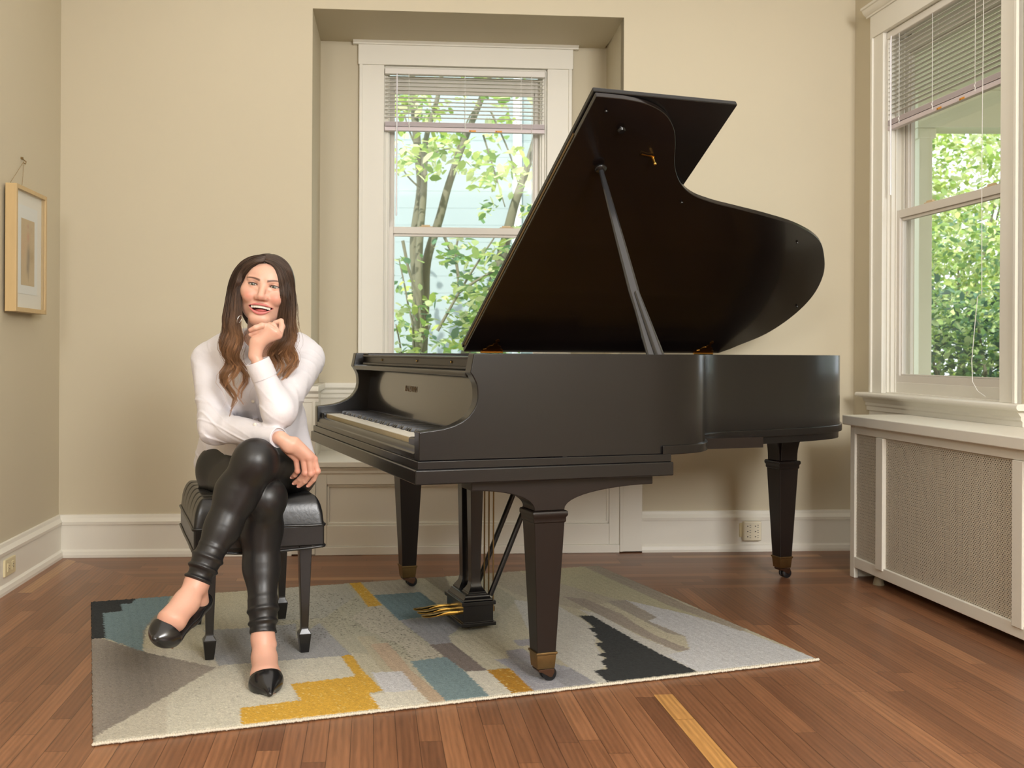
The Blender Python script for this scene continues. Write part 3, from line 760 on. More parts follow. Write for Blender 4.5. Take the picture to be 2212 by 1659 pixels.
# folded-back front leaf lying on the main lid
FL = ray_lid(1604, 225)[0] - UF + .004
m = MB(); m.prism([(UF-.004, .0), (UF+FL, .0), (UF+FL, PW+.017), (UF-.004, PW+.017)], .0215, .0405, lambda a, b, h: PLD(a, b, h))
m.build('lid_front_leaf', EB, piano, bevel=.004)
m = MB(); m.loft([[PLD(UF-.002, t, h) for h in (.012, .030)] + [PLD(UF+.004, t, h) for h in (.030, .012)] for t in (.03, 1.30)])
m.build('long_hinge', M['oldbrass'], piano)
for px, py, r in ((1309, 239, .006), (1341, 277, .014), (1472, 436, .006), (1722, 523, .005), (1721, 661, .005)):
    u_, t_ = ray_lid(px, py); lid_knob(u_, t_, r, .016 if r > .01 else .008, M['ebony'], 'lid_bumper')
u_, t_ = ray_lid(1398, 337)
m = MB(); a_ = PLD(u_-.03, t_+.008, -.002); b_ = PLD(u_+.02, t_, -.002); dn = (PLD(u_, t_, -1)-PLD(u_, t_, 0)).normalized()
m.tube([a_, a_*.5+b_*.5, b_], [.010, .0065, .012], 12, flat=.3); m.tube([b_, b_+dn*.028], [.006, .0045], 12); m.sphere(b_+dn*.030, .006, 6)
m.build('prop_hook', M['brass'], lid, smooth=50)
# ornate lid hinges on the spine
hb = mat('hinge_brass', srgb(176, 120, 48), .3, 1.0)
for px, lean in ((1064, 1), (1523, 1)):
    bw = min(range(300), key=lambda i: abs((lambda p: CX + F*p.x/p.y)(PLD(i*.0075, .03)) - px))*.0075
    prof = [(-.075,0),(-.070,.014),(-.048,.020),(-.052,.030),(-.040,.045),(-.016,.052),(-.020,.062),(-.008,.070),(-.006,.080),(-.016,.092),(-.006,.104),(0,.108)]
    poly = prof + [(-a, b) for a, b in prof[-2::-1]]
    m = MB(); m.prism([(a*.62, b*.85) for a, b in poly], -.002, .001, lambda a, b, h: PLD(bw + a, b+.012, h)); m.tube([PLD(bw-.05, .004, -.003), PLD(bw+.05, .004, -.003)], .005, 10)
    m.build('lid_hinge', hb, piano, smooth=40)
# prop
u_, t_ = ray_lid(1295, 357)
ptop = PLD(u_, t_, -.004)
u0, _z = hitP(1412, 764, .05)
pbot = PP(u0, .05, .93)
dP = (ptop-pbot).normalized(); sP = dP.cross(Vector((0,1,0))).normalized(); fP = dP.cross(sP)
m = MB()
rings = []
for f, hw, hd in ((0,.013,.011),(.25,.0135,.011),(.34,.0165,.012),(.6,.014,.011),(.88,.0095,.009),(.95,.008,.008),(.97,.008,.008)):
    c = pbot.lerp(ptop, f)
    rings.append([c + sP*a*hw + fP*b*hd for a, b in ((-1,-.6),(-.6,-1),(.6,-1),(1,-.6),(1,.6),(.6,1),(-.6,1),(-1,.6))])
m.loft(rings); prop = m.build('lid_prop', mat('prop_satin_black', (.022, .023, .026, 1), .22, spec=.7, coat=.5), piano, smooth=30)
m = MB(); c = pbot.lerp(ptop, .97); m.tube([c, c+dP*.006, c+dP*.010, c+dP*.018, c+dP*.024], [.008,.020,.022,.019,.008], 18); m.build('prop_cap', EB, prop, smooth=50)
m = MB(); a_ = pbot + sP*-.024 + Vector((0,-.012,0)); c1 = pbot.lerp(ptop, .335) + sP*-.006 + Vector((0,-.018,0))
m.tube([a_, a_.lerp(c1,.5), c1], [.016,.0125,.008], 14); m.build('short_prop', prop.data.materials[0], prop, smooth=50)

# legs ------------------------------------------------------------------
def leg(u, w, zt, side, along='u'):
    """tapered square leg with scrolled bracket, brass ferrule and caster"""
    cap = .508
    def sq(h, z): return [PP(u+a*h, w+b*h, z) for a, b in ((-1,-1),(1,-1),(1,1),(-1,1))]
    m = MB()
    m.loft([sq(.0285, .085), sq(.0475, cap-.012)])
    m.loft([sq(.0475, cap-.035), sq(.050, cap-.033), sq(.050, cap-.020), sq(.054, cap-.014), sq(.054, cap-.004), sq(.051, cap)])
    # bracket: profile in the chosen direction
    arc = []
    RL = .235 if along == 'u' else .12; RR = .33 if along == 'u' else .16
    zt2 = zt - (.030 if along == 'u' else .0)
    hh = zt2 - cap
    for i in range(13):
        a = PI/2*i/12; arc.append((-.046 - (RL-.046)*(1-math.cos(a))**1.0, cap + hh*math.sin(a)**.9))
    arcR = [(.046 + (RR-.046)*(1-math.cos(PI/2*i/12)), cap + hh*math.sin(PI/2*i/12)**.9) for i in range(13)]
    pr = arc + [(-RL, zt), (RR, zt)] + arcR[::-1]
    if along == 'u': m.prism(pr, -.045, .045, lambda a, b, h: PP(u+a, w+h, b))
    else:
        m.prism(pr, -.040, .040, lambda a, b, h: PP(u+a, w+h, b)); m.prism(pr, -.040, .040, lambda a, b, h: PP(u+h, w+a, b))
    lg = m.build('leg', M['ebony2'], piano, bevel=.0025)
    m = MB(); m.loft([sq(.0255, .046), sq(.0262, .047), sq(.0300, .088), sq(.0325, .089), sq(.0330, .095), sq(.0300, .096)])
    m.build('ferrule', M['oldbrass'], lg, bevel=.0012)
    off = side*.016
    m = MB(); m.tube([PP(u,w,.047), PP(u,w,.042)], .012, 16)
    m.loft([[PP(u+a*side, w+h*k2, z) for a, z, k2 in ((-.024,.043,1),(-.020,.036,1),(.024,.036,1),(.026,.043,1))] for h in (-.0225, .0225)])
    for s_ in (-1, 1):
        m.loft([[PP(u+a*side, w+s_*.0215+h, z) for a, z in ((-.022,.044),(.026,.044),(.028,.034),(.021,.020),(.013,.020),(-.016,.038))] for h in (-.0012, .0012)])
    m.tube([PP(u+off, w-.022, .026), PP(u+off, w+.022, .026)], .0035, 10)
    m.build('caster_bracket', M['copper'], lg, bevel=.001)
    for s_ in (-1, 1):
        m = MB(); prof = [(.003,-.006),(.018,-.006),(.0205,-.004),(.0205,.004),(.018,.006),(.003,.006)]
        c0 = PP(u+off, w+s_*.0120, .0280 if u < 1 else .0215)
        rings = [[c0 + WP*z + UP*(r*math.cos(2*PI*k/24)) + Vector((0,0,r*math.sin(2*PI*k/24))) for k in range(24)] for r, z in prof]
        m.loft(rings); m.build('caster_wheel', M['rubber'], lg, smooth=40)
    return lg
RUGZ = .013
LEGS_UW = [(.400, .088, 1), (.362, 1.385, 1), (1.925, 1.075, 1)]
leg(*LEGS_UW[0][:2], ZB, 1); leg(*LEGS_UW[1][:2], ZB, 1); leg(*LEGS_UW[2][:2], zl-.0, 1, 'x')
# lyre --------------------------------------------------------------------
LU0, LU1, LW0, LW1 = .345, .452, .635, .815
def ring(i, z): return [PP(a, b, z) for a, b in ((LU0+i, LW0+i), (LU1-i, LW0+i), (LU1-i, LW1-i), (LU0+i, LW1-i))]
m = MB(); m.loft([ring(-.008,.028), ring(-.008,.040), ring(0,.041), ring(0,.098), ring(-.007,.099), ring(-.007,.112), ring(.002,.113), ring(.003,.118), ring(.008,.122), ring(.010,.130), ring(.013,.132)])
ly = m.build('pedal_lyre', EB, piano, bevel=.0015)
for wc in (LW0+.042, LW1-.042):
    m = MB(); uc = (LU0+LU1)/2
    m.loft([[PP(uc+a*h, wc+b*h, z) for a, b in ((-1,-1),(1,-1),(1,1),(-1,1))] for h, z in ((.034,.130),(.034,.137),(.031,.139),(.031,.142),(.027,.146),(.020,.158),(.0165,.175),(.0165,.20),(.0245,ZB))])
    m.build('lyre_post', EB, ly, bevel=.0015)
for i, wc in enumerate((LW0+.040, (LW0+LW1)/2, LW1-.040)):
    m = MB(); rings = []
    for a, hw, z, hz in ((.02,.0075,.070,.0065),(-.04,.0075,.070,.0070),(-.055,.0085,.0695,.0062),(-.072,.0115,.068,.0052),(-.090,.0145,.066,.0044),(-.108,.0155,.065,.0040),(-.124,.0125,.0655,.0036),(-.133,.006,.067,.0028)):
        rings.append([PP(LU0+a, wc + hw*x, z + hz*y) for x, y in ((-1,-.35),(-.75,-.9),(0,-1.1),(.75,-.9),(1,-.35),(1,.35),(.75,.9),(0,1),(-.75,.9),(-1,.35))])
    m.loft(rings); m.build('pedal', M['brass'], ly, smooth=45)
for i, wc in enumerate((LW0+.045, (LW0+LW1)/2, LW1-.045)):
    m = MB(); m.tube([PP(LU1+.016, wc, .075), PP(LU1+.016, wc, ZB)], .0028, 10)
    m.tube([PP(LU1+.014, wc, .064), PP(LU1+.014, wc, .080)], .008, 10)
    m.build('pedal_rod', M['oldbrass'], ly, smooth=50)
for wc in (LW0+.02, LW1-.02):
    m = MB(); m.tube([PP(LU1-.004, wc, .125), PP(.655, wc+.01, ZB)], .0095, 12); m.build('lyre_brace', EB, ly, smooth=50)
# ================================================================ RUG
RC = [floor_at(*p) for p in ((197, 1303), (1292, 1224), (1768, 1428), (201, 1612))]   # back-left, back-right, front-right, front-left
NX, NY = 520, 330
uu, vv = np.meshgrid(np.linspace(0, 1, NX), np.linspace(0, 1, NY))
def bil(u, v):
    c = [np.array(p)[:2] for p in RC]
    return (c[0][None]*((1-u)*(1-v))[:, None] + c[1][None]*(u*(1-v))[:, None] + c[2][None]*(u*v)[:, None] + c[3][None]*((1-u)*v)[:, None])
def wob(a, b, seed, amp):
    r = np.random.default_rng(seed); o = 0
    for k in range(5): f = r.uniform(6, 60, 2); o = o + np.sin(a*f[0] + b*f[1] + r.uniform(0, 6))*r.uniform(.3, 1)
    return o*amp
U1, V1 = uu.ravel(), vv.ravel()
XY = bil(U1, V1)
XY[:, 0] += wob(U1*10, V1*10, 3, .0008)*((U1 < .004) | (U1 > .996)); XY[:, 1] += wob(U1*10, V1*10, 4, .0012)*((V1 < .004) | (V1 > .996))
def cr8(*c): return np.array([srgb(*x)[:3] for x in c]) if len(c) > 1 else np.array(srgb(*c[0])[:3])
CREAM, SAND, LGREY, GREYL, TAUPE, BEIGE = (206,200,184), (188,182,160), (192,192,190), (158,157,158), (142,134,124), (186,166,142)
BLUE, TEAL, GOLD, GOLDD, CHAR, DTAUPE = (120,141,146), (125,146,150), (203,160,62), (178,130,42), (52,54,54), (128,118,112)
# wool fields, listed in photo coordinates of the floor plane, later ones woven over earlier
FIELDS = [
 (SAND, [(150,1200),(1900,1200),(1900,1700),(150,1700)]),
 ((190,184,168), [(197,1400),(420,1410),(800,1480),(560,1650),(190,1650)]),
 ((176,172,152), [(600,1240),(1000,1225),(1120,1300),(960,1430),(560,1400)]),
 ((200,196,180), [(560,1420),(760,1415),(790,1470),(630,1480),(640,1530),(520,1540),(530,1640),(360,1640),(360,1500),(470,1450)]),
 (CHAR, [(150,1290),(296,1296),(283,1308),(262,1309),(264,1324),(222,1329),(228,1384),(150,1384)]),
 ((142,140,130), [(228,1384),(222,1329),(264,1324),(262,1309),(283,1308),(296,1296),(365,1285),(365,1330),(318,1358),(305,1412)]),
 (BLUE, [(228,1384),(222,1329),(264,1324),(262,1309),(283,1308),(296,1296),(372,1288),(360,1310),(330,1340),(310,1366),(308,1406),(310,1413)]),
 (TAUPE, [(150,1378),(228,1386),(310,1413),(467,1447),(360,1510),(200,1600),(150,1600)]),
 ((160,160,160), [(440,1366),(520,1362),(640,1352),(640,1384),(690,1350),(720,1382),(760,1420),(470,1443)]),
 ((172,170,158), [(640,1262),(740,1258),(770,1290),(700,1340),(600,1345),(570,1290)]),
 (GOLD, [(752,1260),(775,1258),(826,1312),(796,1315)]),
 ((172,166,152), [(778,1258),(870,1248),(930,1300),(826,1300)]),
 ((186,180,160), [(880,1250),(1000,1240),(1100,1330),(960,1330)]),
 ((148,140,124), [(908,1247),(960,1243),(975,1275),(960,1285)]),
 ((112,133,137), [(806,1290),(908,1283),(930,1300),(975,1330),(862,1344)]),
 ((152,152,154), [(862,1344),(975,1334),(1012,1340),(985,1368),(968,1378),(975,1392),(945,1400),(928,1396)]),
 ((186,180,162), [(792,1316),(826,1312),(862,1344),(900,1380),(962,1424),(895,1432),(870,1400),(800,1370),(760,1340)]),
 ((182,174,150), [(770,1380),(806,1378),(870,1440),(900,1470),(830,1460),(800,1420)]),
 (BEIGE, [(800,1397),(838,1393),(870,1430),(888,1454),(968,1520),(912,1528),(870,1488),(852,1460)]),
 ((200,200,202), [(802,1458),(868,1455),(902,1496),(832,1502),(815,1480)]),
 ((212,208,194), [(800,1505),(832,1502),(902,1496),(928,1522),(820,1545)]),
 (DTAUPE, [(928,1398),(976,1393),(1052,1453),(1008,1456),(960,1424)]),
 (TEAL, [(886,1434),(962,1424),(1008,1458),(1058,1508),(968,1524),(920,1474)]),
 ((192,186,164), [(968,1378),(1040,1372),(1130,1422),(1068,1430),(1090,1448),(1052,1453),(976,1393)]),
 ((212,208,194), [(1004,1456),(1052,1453),(1112,1505),(1058,1510)]),
 (GOLDD, [(1052,1453),(1100,1448),(1158,1502),(1112,1508)]),
 ((165,165,172), [(1068,1430),(1142,1424),(1170,1430),(1240,1450),(1300,1488),(1158,1503),(1100,1448)]),
 ((158,156,162), [(1092,1410),(1130,1406),(1160,1430),(1100,1428)]),
 ((160,158,162), [(1108,1388),(1150,1384),(1160,1400),(1120,1400)]),
 ((152,152,156), [(1180,1456),(1236,1450),(1298,1490),(1230,1496)]),
 ((196,194,186), [(1110,1300),(1200,1310),(1262,1345),(1290,1370),(1285,1395),(1310,1440),(1290,1460),(1322,1484),(1300,1488),(1236,1450),(1200,1425),(1150,1385)]),
 ((176,168,150), [(1020,1238),(1235,1228),(1340,1300),(1250,1320),(1120,1290)]),
 ((182,176,148), [(1100,1232),(1292,1224),(1420,1300),(1560,1340),(1440,1330),(1300,1290)]),
 ((158,148,136), [(1214,1292),(1265,1298),(1340,1330),(1410,1375),(1492,1408),(1462,1412),(1390,1380),(1290,1330)]),
 ((160,152,140), [(1310,1303),(1350,1300),(1420,1338),(1400,1345),(1480,1380),(1440,1372),(1370,1335)]),
 ((196,194,188), [(1250,1320),(1290,1330),(1380,1378),(1462,1412),(1510,1468),(1420,1430),(1330,1370)]),
 (CHAR, [(1250,1334),(1278,1334),(1340,1370),(1430,1420),(1514,1460),(1505,1470),(1322,1485),(1302,1470),(1282,1454),(1312,1450),(1298,1434),(1310,1425),(1290,1420),(1308,1414),(1286,1395),(1300,1392),(1282,1378),(1290,1376),(1270,1362),(1284,1360)]),
 ((197,198,200), [(1480,1380),(1400,1345),(1420,1338),(1350,1300),(1480,1330),(1600,1365),(1768,1430),(1514,1460),(1440,1420),(1490,1408)]),
 ((164,154,138), [(1250,1222),(1300,1222),(1480,1310),(1622,1360),(1600,1368),(1440,1310)]),
 (GOLD, [(736,1422),(760,1419),(785,1455),(828,1498),(796,1503),(828,1545),(522,1580),(519,1536),(650,1518),(628,1483),(768,1466)]),
]
def inpoly(px, py, poly):
    ins = np.zeros(px.shape, bool); n = len(poly)
    for i in range(n):
        (x0, y0), (x1, y1) = poly[i], poly[(i+1) % n]
        if y0 == y1: continue
        c = ((y0 > py) != (y1 > py)) & (px < (x1-x0)*(py-y0)/(y1-y0) + x0); ins ^= c
    return ins
jit = rng.normal(0, 1, U1.shape)
Xq = XY[:, 0] + wob(U1*30, V1*30, 8, .0016); Yq = XY[:, 1] + wob(U1*30, V1*30, 9, .0016)
cols = np.zeros((U1.size, 3)); cols[:] = cr8(SAND)
for c, poly in FIELDS:
    w = [floor_at(*p) for p in poly]; w = [(p.x, p.y) for p in w]
    msk = inpoly(Xq, Yq, w); cols[msk] = cr8(c)
streak = np.sin(U1*NX*1.1 + wob(U1*3, V1*3, 21, 2))*.5 + .5
isgold = (cols[:, 0] > cols[:, 2]*3.2) & (cols[:, 0] > .3)
cols *= (1 + .07*jit)[:, None]
gm = isgold & (rng.random(U1.size) < .10*(streak > .75)); cols[gm] = cr8((222,196,120))
# flecks of dark wool in the speckled fields
px_, py_ = np.array([floor_at(640, 1262)[:2], floor_at(950, 1420)[:2]])
fl_poly = [floor_at(*p) for p in ((560,1290),(700,1280),(800,1300),(862,1340),(962,1424),(880,1432),(790,1370),(600,1400))]
fm_ = inpoly(XY[:, 0], XY[:, 1], [(p.x, p.y) for p in fl_poly])
cols[fm_ & (rng.random(U1.size) < .06)] = cr8((98,94,84))
cols[~isgold & (rng.random(U1.size) < .012)] *= .72
# long soft abrash shading in the taupe fields
ab = wob(U1*.22, V1*.05, 31, .05); cols *= (1 + np.clip(ab, -.16, .16))[:, None]
tri = inpoly(Xq, Yq, [tuple(floor_at(*p)[:2]) for p in FIELDS[7][1]])
cols[tri] = cols[tri]*(1 + .20*np.sin(U1[tri]*36 + V1[tri]*2.0 + 1.2) + .10*np.sin(V1[tri]*9))[:, None]
edge = (V1 > .9925); cols[edge] = cr8((214,208,190))
Z = .0065 + rng.random(U1.size)*.0020 + .0006*np.sin(U1*NX*.9)
Z[(U1 < .003) | (U1 > .997) | (V1 < .004)] = .004
Z[edge] = .005
border_i = []
top = np.c_[XY, Z]
me = bpy.data.meshes.new('area_rug')
idx = np.arange(NX*NY).reshape(NY, NX)
quads = np.stack([idx[:-1, :-1], idx[1:, :-1], idx[1:, 1:], idx[:-1, 1:]], -1).reshape(-1, 4)
per = np.r_[idx[0, :], idx[1:, -1], idx[-1, -2::-1], idx[-2:0:-1, 0]]
bot = top[per].copy(); bot[:, 2] = .0006
n0 = NX*NY; pn = len(per)
vs = np.r_[top, bot]
fs = quads.tolist() + [[int(per[i]), int(per[(i+1) % pn]), n0+(i+1) % pn, n0+i] for i in range(pn)] + [list(range(n0, n0+pn))]
me.from_pydata(vs.tolist(), [], fs)
rug = bpy.data.objects.new('area_rug', me); COL.objects.link(rug)
me.materials.append(attr_mat('hand_tufted_wool', rough=.95, spec=.1, bump=.5, bump_scale=420, sheen=.03, noise_mix=.16, noise_scale=260))
set_attr(rug, np.clip(np.r_[cols, cols[per]], 0, 1)); me.shade_smooth()
set_props(rug, 'large wool area rug with cream, gold, blue and charcoal patches under piano and bench', 'rug')
rug.data.update()
# rolled overcast edge along the front
m = MB(); a, b = RC[3], RC[2]; nn_ = 330
for i in range(nn_):
    p = a.lerp(b, (i+.5)/nn_); d = (b-a)/nn_*.56; off_ = Vector((0, -.0035 - .0025*random.random(), .0045 + .0015*random.random()))
    m.tube([p-d+off_, p+off_+Vector((0,-.001,.002)), p+d+off_], [.003, .0052, .003], 6)
o = m.build('whipped_edge', mat('cream_yarn', srgb(214,208,192), .95, spec=.1), rug, smooth=60); o.matrix_parent_inverse = Matrix.Identity(4)

# ================================================================ PIANO BENCH
bl = [floor_at(452, 1424, .007), floor_at(657, 1408, .007), floor_at(608, 1336, .007)]
BX = (bl[1]-bl[0]); bw_ = BX.length; BX.normalize(); BY = (bl[2]-bl[1]); bd_ = BY.length; BY.normalize()
OBN = bl[0] - Vector((0, 0, .007))
def PN(a, b, z): return OBN + BX*a + BY*b + Vector((0, 0, z))
bench = thing('piano_bench', 'black tufted leather piano bench on four spade-foot legs, under the seated woman', 'bench', tuple(PN(bw_/2, bd_/2, 0)))
MLEG = mat('bench_lacquer', (.0075, .0065, .006, 1), .28, spec=.5, coat=.2)
ox, oy = .052, .050            # overhang of the upholstered box beyond leg centres
ztop = .475
zb1 = (EYE - ((1168-CY) - ROLL*(690-CX))*3.22/F)    # lower piping
zb2 = (EYE - ((1137-CY) - ROLL*(690-CX))*3.22/F)
ZL, ZU, ZT_ = .352, .418, .510
for a in (0, bw_):
    for b in (0, bd_):
        m = MB()
        def sq(h, z): return [PN(a+x*h, b+y*h, z) for x, y in ((-1,-1),(1,-1),(1,1),(-1,1))]
        m.loft([sq(.013,.008), sq(.019,.062), sq(.0195,.066), sq(.0185,.070), sq(.012,.080), sq(.0115,.090), sq(.0205,ZL+.02)])
        m.build('leg', MLEG, bench, bevel=.002)
m = MB(); m.box((-.012, -.012, ZL-.020), (bw_+.012, bd_+.012, ZL+.01), PN); m.build('apron', MLEG, bench, bevel=.003)
m = MB(); m.box((-ox, -oy, ZL), (bw_+ox, bd_+oy, ZU), PN); m.build('seat_box', M['blackleather'], bench, bevel=.006)
def piping(z, e, nm, sag=0):
    pts = []
    x0, x1, y0, y1 = -ox-e, bw_+ox+e, -oy-e, bd_+oy+e; r = .012
    for (cx, cy, a0) in ((x1-r, y0+r, -90), (x1-r, y1-r, 0), (x0+r, y1-r, 90), (x0+r, y0+r, 180)):
        for k in range(5):
            a_ = math.radians(a0 + 90*k/4); pts.append((cx + r*math.cos(a_), cy + r*math.sin(a_)))
    full = []
    for i in range(len(pts)):
        p, q = pts[i], pts[(i+1) % len(pts)]; n_ = 10 if math.dist(p, q) > .05 else 1
        for k in range(n_):
            x, y = p[0]+(q[0]-p[0])*k/n_, p[1]+(q[1]-p[1])*k/n_
            full.append(PN(x, y, z - sag*math.sin(PI*min(1, max(0, (x-x0)/(x1-x0))))*(1 if y < y0+.03 else 0) + .001*math.sin(i*5+k)))
    full.append(full[0]); full.append(full[1])
    m = MB(); m.tube(full, .0045, 8); return m.build(nm, M['blackleather'], bench, smooth=60)
piping(ZL, .002, 'piping', .012); piping(ZU, .002, 'piping')
# tufted cushion: domed grid with channels
nx, ny = 90, 110
gx, gy = np.meshgrid(np.linspace(0, 1, nx), np.linspace(0, 1, ny)); gx, gy = gx.ravel(), gy.ravel()
ex_ = np.minimum(gx, 1-gx)*(bw_+2*ox); ey_ = np.minimum(gy, 1-gy)*(bd_+2*oy)
rr_ = .034
def rise(e): e = np.clip(e/rr_, 0, 1); return np.sqrt(np.clip(1-(1-e)**2, 0, 1))
h = (ZT_-ZU-.004)*np.minimum(rise(ex_), 1)*rise(ey_)**1.0
h = (ZT_-ZU)*(1 - np.clip((1-rise(ex_))**2 + (1-rise(ey_))**2, 0, 1)**.5)
ch = np.abs(((gy*6) % 1) - .5)*2
tuft = np.exp(-((1-ch)/.16)**2)*.010 
d3 = np.abs(((gx*3) % 1) - .5)*2
tuft = tuft*(.55+.45*np.exp(-((1-d3)/.4)**2))
h = h - tuft*np.clip(h/.03, 0, 1) + .003*np.sin(gx*PI)*np.sin(gy*PI)
m = MB()
for a_, b_, z_ in zip(gx, gy, h):
    p_ = .010*(1-np.clip((z_)/.05, 0, 1))*0
    m.v.append(PN(float(-ox + a_*(bw_+2*ox)), float(-oy + b_*(bd_+2*oy)), float(ZU + z_)))
for j in range(ny-1):
    for i in range(nx-1): m.f.append([j*nx+i, j*nx+i+1, (j+1)*nx+i+1, (j+1)*nx+i])
cush = m.build('cushion', M['blackleather'], bench, smooth=80)

# ================================================================ RADIATOR COVER
rt = lambda px, v=1000, e=-.285: hitR(px, v, e)[0]
fc = floor_at(1835.4, 1244.3); eF = (fc-OR).dot(ER)/1.0; tF = (fc-OR).dot(TR)
t_end = 2.15
cover = thing('radiator_cover', 'white wooden radiator cover with perforated metal grille below the side window', 'radiator cover', tuple(PR(tF, eF, 0)))
def hr(u, v): return hitR(u, v, eF)
zt_ = hr(1833.5, 917)[1]; zs_ = zt_ + .042
m = MB(); m.box((tF-.035, eF-.022, zt_), (t_end, -.004, zs_), PR); m.build('cover_top', M['white'], cover, bevel=.005)
ta, tb, tc_, td = hr(1846, 1000)[0], hr(1894, 1000)[0], hr(1909, 1000)[0], hr(2189, 1000)[0]
te = td + .055; zr0, zr1, zpt = .046, .092, hr(1846, 937)[1]
m = MB()
m.box((tF, eF, 0), (ta, eF+.02, zt_), PR); m.box((t_end-.08, eF, 0), (t_end-.05, eF+.02, zt_), PR)
m.box((ta, eF, zr0), (t_end-.08, eF+.018, zr1), PR); m.box((ta, eF, zpt), (t_end-.08, eF+.018, zt_), PR)
m.box((tb, eF-.006, zr1-.012), (tc_, eF+.018, zpt), PR); m.box((td, eF-.006, zr1-.012), (te, eF+.018, zpt), PR)
m.box((tF-.012, eF+.012, .008), (tF, eF+.05, zt_), PR)
m.box((tF, eF+.02, .0), (tF+.018, -.004, zt_), PR)
m.build('cover_frame', M['white'], cover, bevel=.003)
# perforated metal: pattern of small cut-outs
gmat = bpy.data.materials.new('perforated_grille'); gmat.use_nodes = True; nt = gmat.node_tree; N = nt.nodes; L = nt.links; pbg = N['Principled BSDF']
pbg.inputs['Base Color'].default_value = srgb(205, 196, 178); pbg.inputs['Roughness'].default_value = .5
tcg = N.new('ShaderNodeTexCoord'); sg = N.new('ShaderNodeSeparateXYZ'); L.new(tcg.outputs['UV'], sg.inputs[0])
P_ = .0135
gu = mth('SUBTRACT', mth('FRACT', mth('DIVIDE', sg.outputs[0], P_)), .5); gv_ = mth('SUBTRACT', mth('FRACT', mth('DIVIDE', sg.outputs[1], P_)), .5)
gu2 = mth('SUBTRACT', mth('FRACT', mth('ADD', mth('DIVIDE', sg.outputs[0], P_), .5)), .5); gv2 = mth('SUBTRACT', mth('FRACT', mth('ADD', mth('DIVIDE', sg.outputs[1], P_), .5)), .5)
def ell(a, b, ra, rb): return mth('ADD', mth('POWER', mth('DIVIDE', mth('ABSOLUTE', a), ra), 2.0), mth('POWER', mth('DIVIDE', mth('ABSOLUTE', b), rb), 2.0))
h1 = mth('LESS_THAN', ell(gu, gv2, .24, .13), 1.0)      # leaf shaped slots in a basket lattice
h2 = mth('LESS_THAN', ell(gu2, gv_, .13, .24), 1.0)
h3 = mth('LESS_THAN', ell(gu, gv_, .10, .10), 1.0)
hole = mth('MAXIMUM', mth('MAXIMUM', h1, h2), h3)
trn = N.new('ShaderNodeBsdfTransparent'); mxg = N.new('ShaderNodeMixShader'); L.new(hole, mxg.inputs[0]); L.new(pbg.outputs[0], mxg.inputs[1]); L.new(trn.outputs[0], mxg.inputs[2])
L.new(mxg.outputs[0], N['Material Output'].inputs['Surface'])
m = MB(); vs = []
for (a, b) in ((ta-.004, t_end-.085),):
    m.add([PR(a, eF+.010, zr1-.01), PR(b, eF+.010, zr1-.01), PR(b, eF+.010, zpt+.01), PR(a, eF+.010, zpt+.01)], [(0,1,2,3)])
gr_ = m.build('grille', gmat, cover)
uvg = gr_.data.uv_layers.new(name='UVMap')
for lp_ in gr_.data.loops:
    p = gr_.data.vertices[lp_.vertex_index].co; uvg.data[lp_.index].uv = ((p-OR).dot(TR), p.z)
sol = gr_.modifiers.new('thick', 'SOLIDIFY'); sol.thickness = .001
# the cast iron radiator inside
rad = thing('radiator', 'old cast iron radiator inside the white cover, one foot showing below', 'radiator', tuple(PR(tF+.2, eF+.1, 0)))
castm = mat('radiator_paint', srgb(150, 138, 112), .6, vary=.2, vary_scale=20)
for i in range(19):
    t_ = tF+.17 + i*.068; m = MB()
    for e_ in (eF+.08, eF+.15, eF+.22): m.tube([PR(t_, e_, .10), PR(t_, e_, .56)], .020, 10)
    for z_ in (.10, .56): m.tube([PR(t_, eF+.06, z_), PR(t_, eF+.24, z_)], .026, 10)
    sec = m.build('section', castm, rad, smooth=50)
    if i in (0, 18):
        for e_ in (eF+.055, eF+.235):
            m = MB(); m.tube([PR(t_, e_, .10), PR(t_, e_-.006, .05), PR(t_, e_-.012, .018), PR(t_, e_-.012, .0)], [.018,.015,.020,.024], 12); m.build('foot', castm, sec, smooth=50)
m = MB()
for z_ in (.10, .56): m.tube([PR(tF+.15, eF+.15, z_), PR(tF+.17+18*.068+.02, eF+.15, z_)], .024, 10)
m.build('header_pipe', castm, rad, smooth=50)

